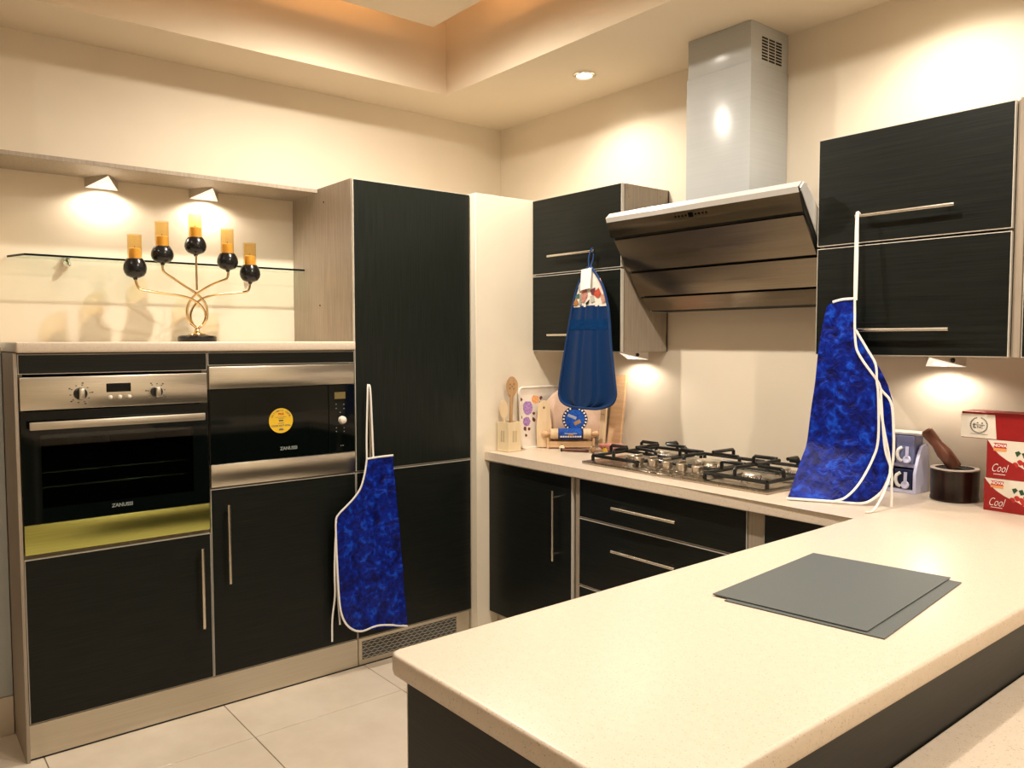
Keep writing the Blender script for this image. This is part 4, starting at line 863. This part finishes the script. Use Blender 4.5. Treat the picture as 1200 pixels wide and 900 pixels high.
# little things in front of the rolling pin
def bead(x, y, r, m, label):
    t = thing('wooden_bead', label, 'bead', (x, y, ZW), 'wooden beads beside the hob')
    obj('ball', B().lathe([(r*0.25, 0), (r*0.7, r*0.28), (r, r), (r*0.7, r*1.72), (r*0.25, r*2)], (x, y, ZW+0.0004), 18), m, t); obj('peg', B().cyl((x, y, ZW+r*1.9), (x, y, ZW+r*2.35), r*0.22, n=8), M_brown, t)
bead(0.842, -0.300, 0.014, M_block, 'pale round bead at the tip of the wooden whisk stick')
bead(0.990, -0.240, 0.014, M_woodm, 'brown round bead lying by the hob corner')
bead(1.040, -0.215, 0.013, M_yellow, 'yellowish round bead near the pink dish')
bead(0.920, -0.180, 0.011, M_block, 'small pale bead in front of the rolling pin stand')
ws = thing('wooden_stick', 'short reddish wooden stick lying on the worktop', 'utensil', (0.92, -0.28, ZW))
obj('rod', B().tube([(0.862, -0.316, ZW+0.0085), (0.90, -0.285, ZW+0.0085), (0.965, -0.245, ZW+0.0085)], [0.006, 0.008, 0.0075], 10), M_pestle, ws)
obj('ferrule', B().tube([(0.8565, -0.320, ZW+0.0085), (0.8625, -0.316, ZW+0.0085)], 0.0082, 10), M_dark, ws)
dsh = thing('pink_dish', 'small pink oval dish beside the gas hob', 'dish', (0.995, -0.125, ZW))
b = B().lathe([(0.024, 0.0), (0.034, 0.004), (0.046, 0.020), (0.050, 0.030), (0.048, 0.031), (0.030, 0.034), (0.001, 0.036)], (0, 0, 0), 30); b.xform(Matrix.Translation((0.995, -0.125, ZW+0.0005)) @ Matrix.Rotation(0.88, 4, 'Z') @ Matrix.Diagonal((1.25, 0.9, 1, 1)))
obj('bowl', b, M_pink, dsh)
sn = thing('salt_spoon', 'small pale wooden spoon lying beside the pink dish', 'utensil', (0.955, -0.204, ZW))
obj('scoop', B().tube([(0.925, -0.205, ZW+0.006), (0.945, -0.205, ZW+0.006), (0.965, -0.203, ZW+0.008), (0.98, -0.202, ZW+0.009), (0.99, -0.201, ZW+0.009)], [0.004, 0.0045, 0.008, 0.008, 0.003], 10), M_woodp, sn)

# ------------------------------------------------------------------ spice rack, mortar, boxes
sp = thing('spice_rack', 'lavender plastic spice rack with two tiers of clear drawers', 'spice rack', (2.33, -0.06, ZW))
SX0, SX1, SY0, SY1 = 2.235, 2.384, -0.105, -0.012
side = [(SY0, ZW+0.001), (SY1, ZW+0.001), (SY1, ZW+0.150), (-0.035, ZW+0.166), (-0.062, ZW+0.160), (-0.085, ZW+0.120), (SY0, ZW+0.070)]
for x in (SX0, SX1-0.010): obj('side_panel', B().prism([(x, y, z) for y, z in side], (0.010, 0, 0)), M_lav, sp)
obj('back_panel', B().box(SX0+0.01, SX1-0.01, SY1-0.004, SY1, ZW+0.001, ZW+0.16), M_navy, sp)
for z in (0.001, 0.086): obj('tier', B().box(SX0+0.010, SX1-0.010, SY0+(0.02 if z > 0.05 else 0.0), SY1-0.004, ZW+z, ZW+z+0.012), M_lav, sp)
obj('lid', B().box(SX0-0.002, SX1+0.004, -0.085, SY1, ZW+0.196, ZW+0.206, 0.004, 2), M_white, sp)
for row, (z, yf) in enumerate(((ZW+0.014, SY0+0.004), (ZW+0.100, SY0+0.012))):
    for k in range(2):
        x0 = SX0+0.013+k*0.062; x1 = x0+0.058
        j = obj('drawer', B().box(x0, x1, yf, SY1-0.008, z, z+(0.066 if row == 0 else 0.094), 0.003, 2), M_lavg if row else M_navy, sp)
        xc = (x0+x1)/2
        obj('scoop', B().tube([(xc+0.010, yf-0.004, z+0.058), (xc+0.010, yf-0.005, z+0.022)], 0.0055, 10).lathe([(0.013, 0), (0.014, 0.003), (0.011, 0.006), (0.001, 0.004)], (xc+0.010, yf-0.003, z+0.014), 18, (0, -1, 0.25)), M_lav, j)
        obj('handle', B().tube(smooth([(xc-0.008, yf-0.001, z+0.055), (xc-0.018, yf-0.008, z+0.045), (xc-0.020, yf-0.010, z+0.030), (xc-0.016, yf-0.006, z+0.014), (xc-0.008, yf-0.001, z+0.008)], 4), 0.0055, 8), M_white, j)
mo = thing('mortar', 'dark brown wooden mortar with a pale rim', 'mortar', (2.500, -0.090, ZW))
obj('bowl', B().lathe([(0.066, 0.0), (0.071, 0.002), (0.071, 0.010), (0.069, 0.014), (0.071, 0.055), (0.072, 0.098), (0.070, 0.1005)], (2.500, -0.090, ZW+0.0005), 40, cap=True), M_brown, mo)
obj('rim', B().lathe([(0.070, 0.1005), (0.0715, 0.102), (0.071, 0.1045), (0.057, 0.1045), (0.056, 0.102)], (2.500, -0.090, ZW+0.0005), 40, cap=False), M_rim, mo)
obj('hollow', B().lathe([(0.0565, 0.1042), (0.0560, 0.1012), (0.001, 0.1010)], (2.500, -0.090, ZW+0.0005), 32, cap=False), M_dark, mo)
ps = thing('pestle', 'reddish brown wooden pestle resting slanted in the mortar', 'pestle', (2.495, -0.085, ZW+0.103))
p0, p1 = V((2.503, -0.088, ZW+0.104)), V((2.414, -0.110, ZW+0.222)); dp = p1-p0
obj('grip', B().tube([p0, p0+dp*0.12, p0+dp*0.4, p0+dp*0.62, p0+dp*0.85, p0+dp*0.96, p1], [0.019, 0.022, 0.023, 0.017, 0.019, 0.019, 0.013], 18), M_pestle, ps)
def wavebox(x0, y0, z0, w_, d_, h_, label, grp=None):
    t = thing('dessert_box', label, 'box', (x0+w_/2, y0+d_/2, z0), grp)
    obj('carton', B().box(x0, x0+w_, y0, y0+d_, z0, z0+h_, 0.0008, 1), M_cardw, t)
    ce = [(0, 0)] + [(u, 0.98*(1-u/0.155)**1 if u < 0 else max(0, h)) for u, h in ((0.135, 0.0), (0.130, 0.14), (0.118, 0.27), (0.100, 0.36), (0.080, 0.42), (0.060, 0.50), (0.038, 0.62), (0.020, 0.76), (0.010, 0.88), (0.0, 1.0))]
    obj('red_wave', B().prism([(x0+u*0.92, y0-0.0006, z0+v*h_) for u, v in ce], (0, 0.0008, 0)), M_red, t)
    obj('red_side', B().box(x0-0.0007, x0+0.0006, y0, y0+d_, z0, z0+h_*0.98), M_red, t)
    f = y0-0.0010
    obj('badge', B().box(x0+0.018, x0+0.053, f, f+0.0012, z0+h_*0.80, z0+h_*0.93), M_inkred, t)
    obj('badge', B().box(x0+0.018, x0+0.053, f, f+0.0012, z0+h_*0.72, z0+h_*0.795), M_orange, t)
    text('print', 'NOVA', 0.0125, (x0+0.0355, f-0.0003, z0+h_*0.865), (1, 0, 0), (0, 0, 1), M_card, t, bold=0.0003)
    text('print', 'Cool', 0.036, (x0+0.034, f-0.0003, z0+h_*0.27), (1, 0, 0), (0, 0, 1), M_card, t, shear=0.45, xs=0.60, bold=-0.0005)
    obj('print_line', B().box(x0+0.020, x0+0.052, f-0.0002, f+0.0008, z0+h_*0.105, z0+h_*0.12), M_card, t)
    b = B()
    for u, v in ((0.072, 0.40), (0.084, 0.47), (0.096, 0.43), (0.108, 0.50), (0.118, 0.44), (0.10, 0.36)): b.lathe([(0.0085, 0), (0.0085, 0.0008)], (x0+u+0.006, f, z0+v*h_), 10, (0.15, 1, 0.1))
    obj('cherry_print', b, M_inkred, t)
    b = B()
    for u, v, s in ((0.082, 0.68, 1), (0.100, 0.66, -1), (0.116, 0.62, -1)): b.prism([(x0+u, f, z0+v*h_-0.008), (x0+u+0.010, f, z0+v*h_+0.004*s), (x0+u+0.004, f, z0+v*h_+0.010), (x0+u-0.006, f, z0+v*h_+0.006)], (0, 0.001, 0))
    obj('leaf_print', b, M_green, t)
    return t
wavebox(2.622, -0.180, ZW+0.0005, 0.16, 0.09, 0.099, 'lower red and white printed box on the worktop beside the mortar')
wavebox(2.627, -0.180, ZW+0.1005, 0.16, 0.09, 0.116, 'upper red and white printed box stacked below the long red box')
rx = thing('red_gift_box', 'long red box with white emblem label on top of the stack', 'box', (2.69, -0.13, ZW+0.2172))
bz = ZW+0.2172
obj('carton', B().box(2.552, 2.86, -0.180, -0.09, bz, bz+0.082, 0.001, 1), M_red, rx)
lb = obj('label_card', B().prism([(2.5505, -0.1808, bz+0.002), (2.652, -0.1808, bz+0.002), (2.646, -0.1808, bz+0.075), (2.5505, -0.1808, bz+0.075)], (0, 0.001, 0)).box(2.5507, 2.5519, -0.180, -0.12, bz+0.002, bz+0.075), M_cardw, rx)
ec = V((2.602, -0.1816, bz+0.041)); b = B()
for k in range(30):
    a = math.radians(108 + k*11.2); b.hexa(ec+V((0.0235*math.cos(a), 0, 0.0235*math.sin(a))), V((math.cos(a+0.6), 0, math.sin(a+0.6))), V((-math.sin(a+0.6), 0, math.cos(a+0.6))), V((0, 1, 0)), 0.0022, 0.0011, 0.0004)
b.box(ec.x-0.008, ec.x+0.017, ec.y-0.0003, ec.y+0.0004, ec.z+0.0005, ec.z+0.0018); b.box(ec.x-0.024, ec.x+0.026, ec.y-0.0003, ec.y+0.0004, ec.z-0.0275, ec.z-0.0268)
for dx in (-0.004, 0.009): b.box(ec.x+dx-0.002, ec.x+dx+0.002, ec.y-0.0003, ec.y+0.0004, ec.z+0.0055, ec.z+0.0085)
obj('emblem', b, M_ink, lb)['kind'] = 'stuff'
text('print', 't', 0.026, (ec.x-0.013, ec.y-0.0003, ec.z-0.001), (1, 0, 0), (0, 0, 1), M_ink, lb, bold=0.0006)
text('print', 'NC', 0.012, (ec.x+0.004, ec.y-0.0003, ec.z-0.006), (1, 0, 0), (0, 0, 1), M_ink, lb)
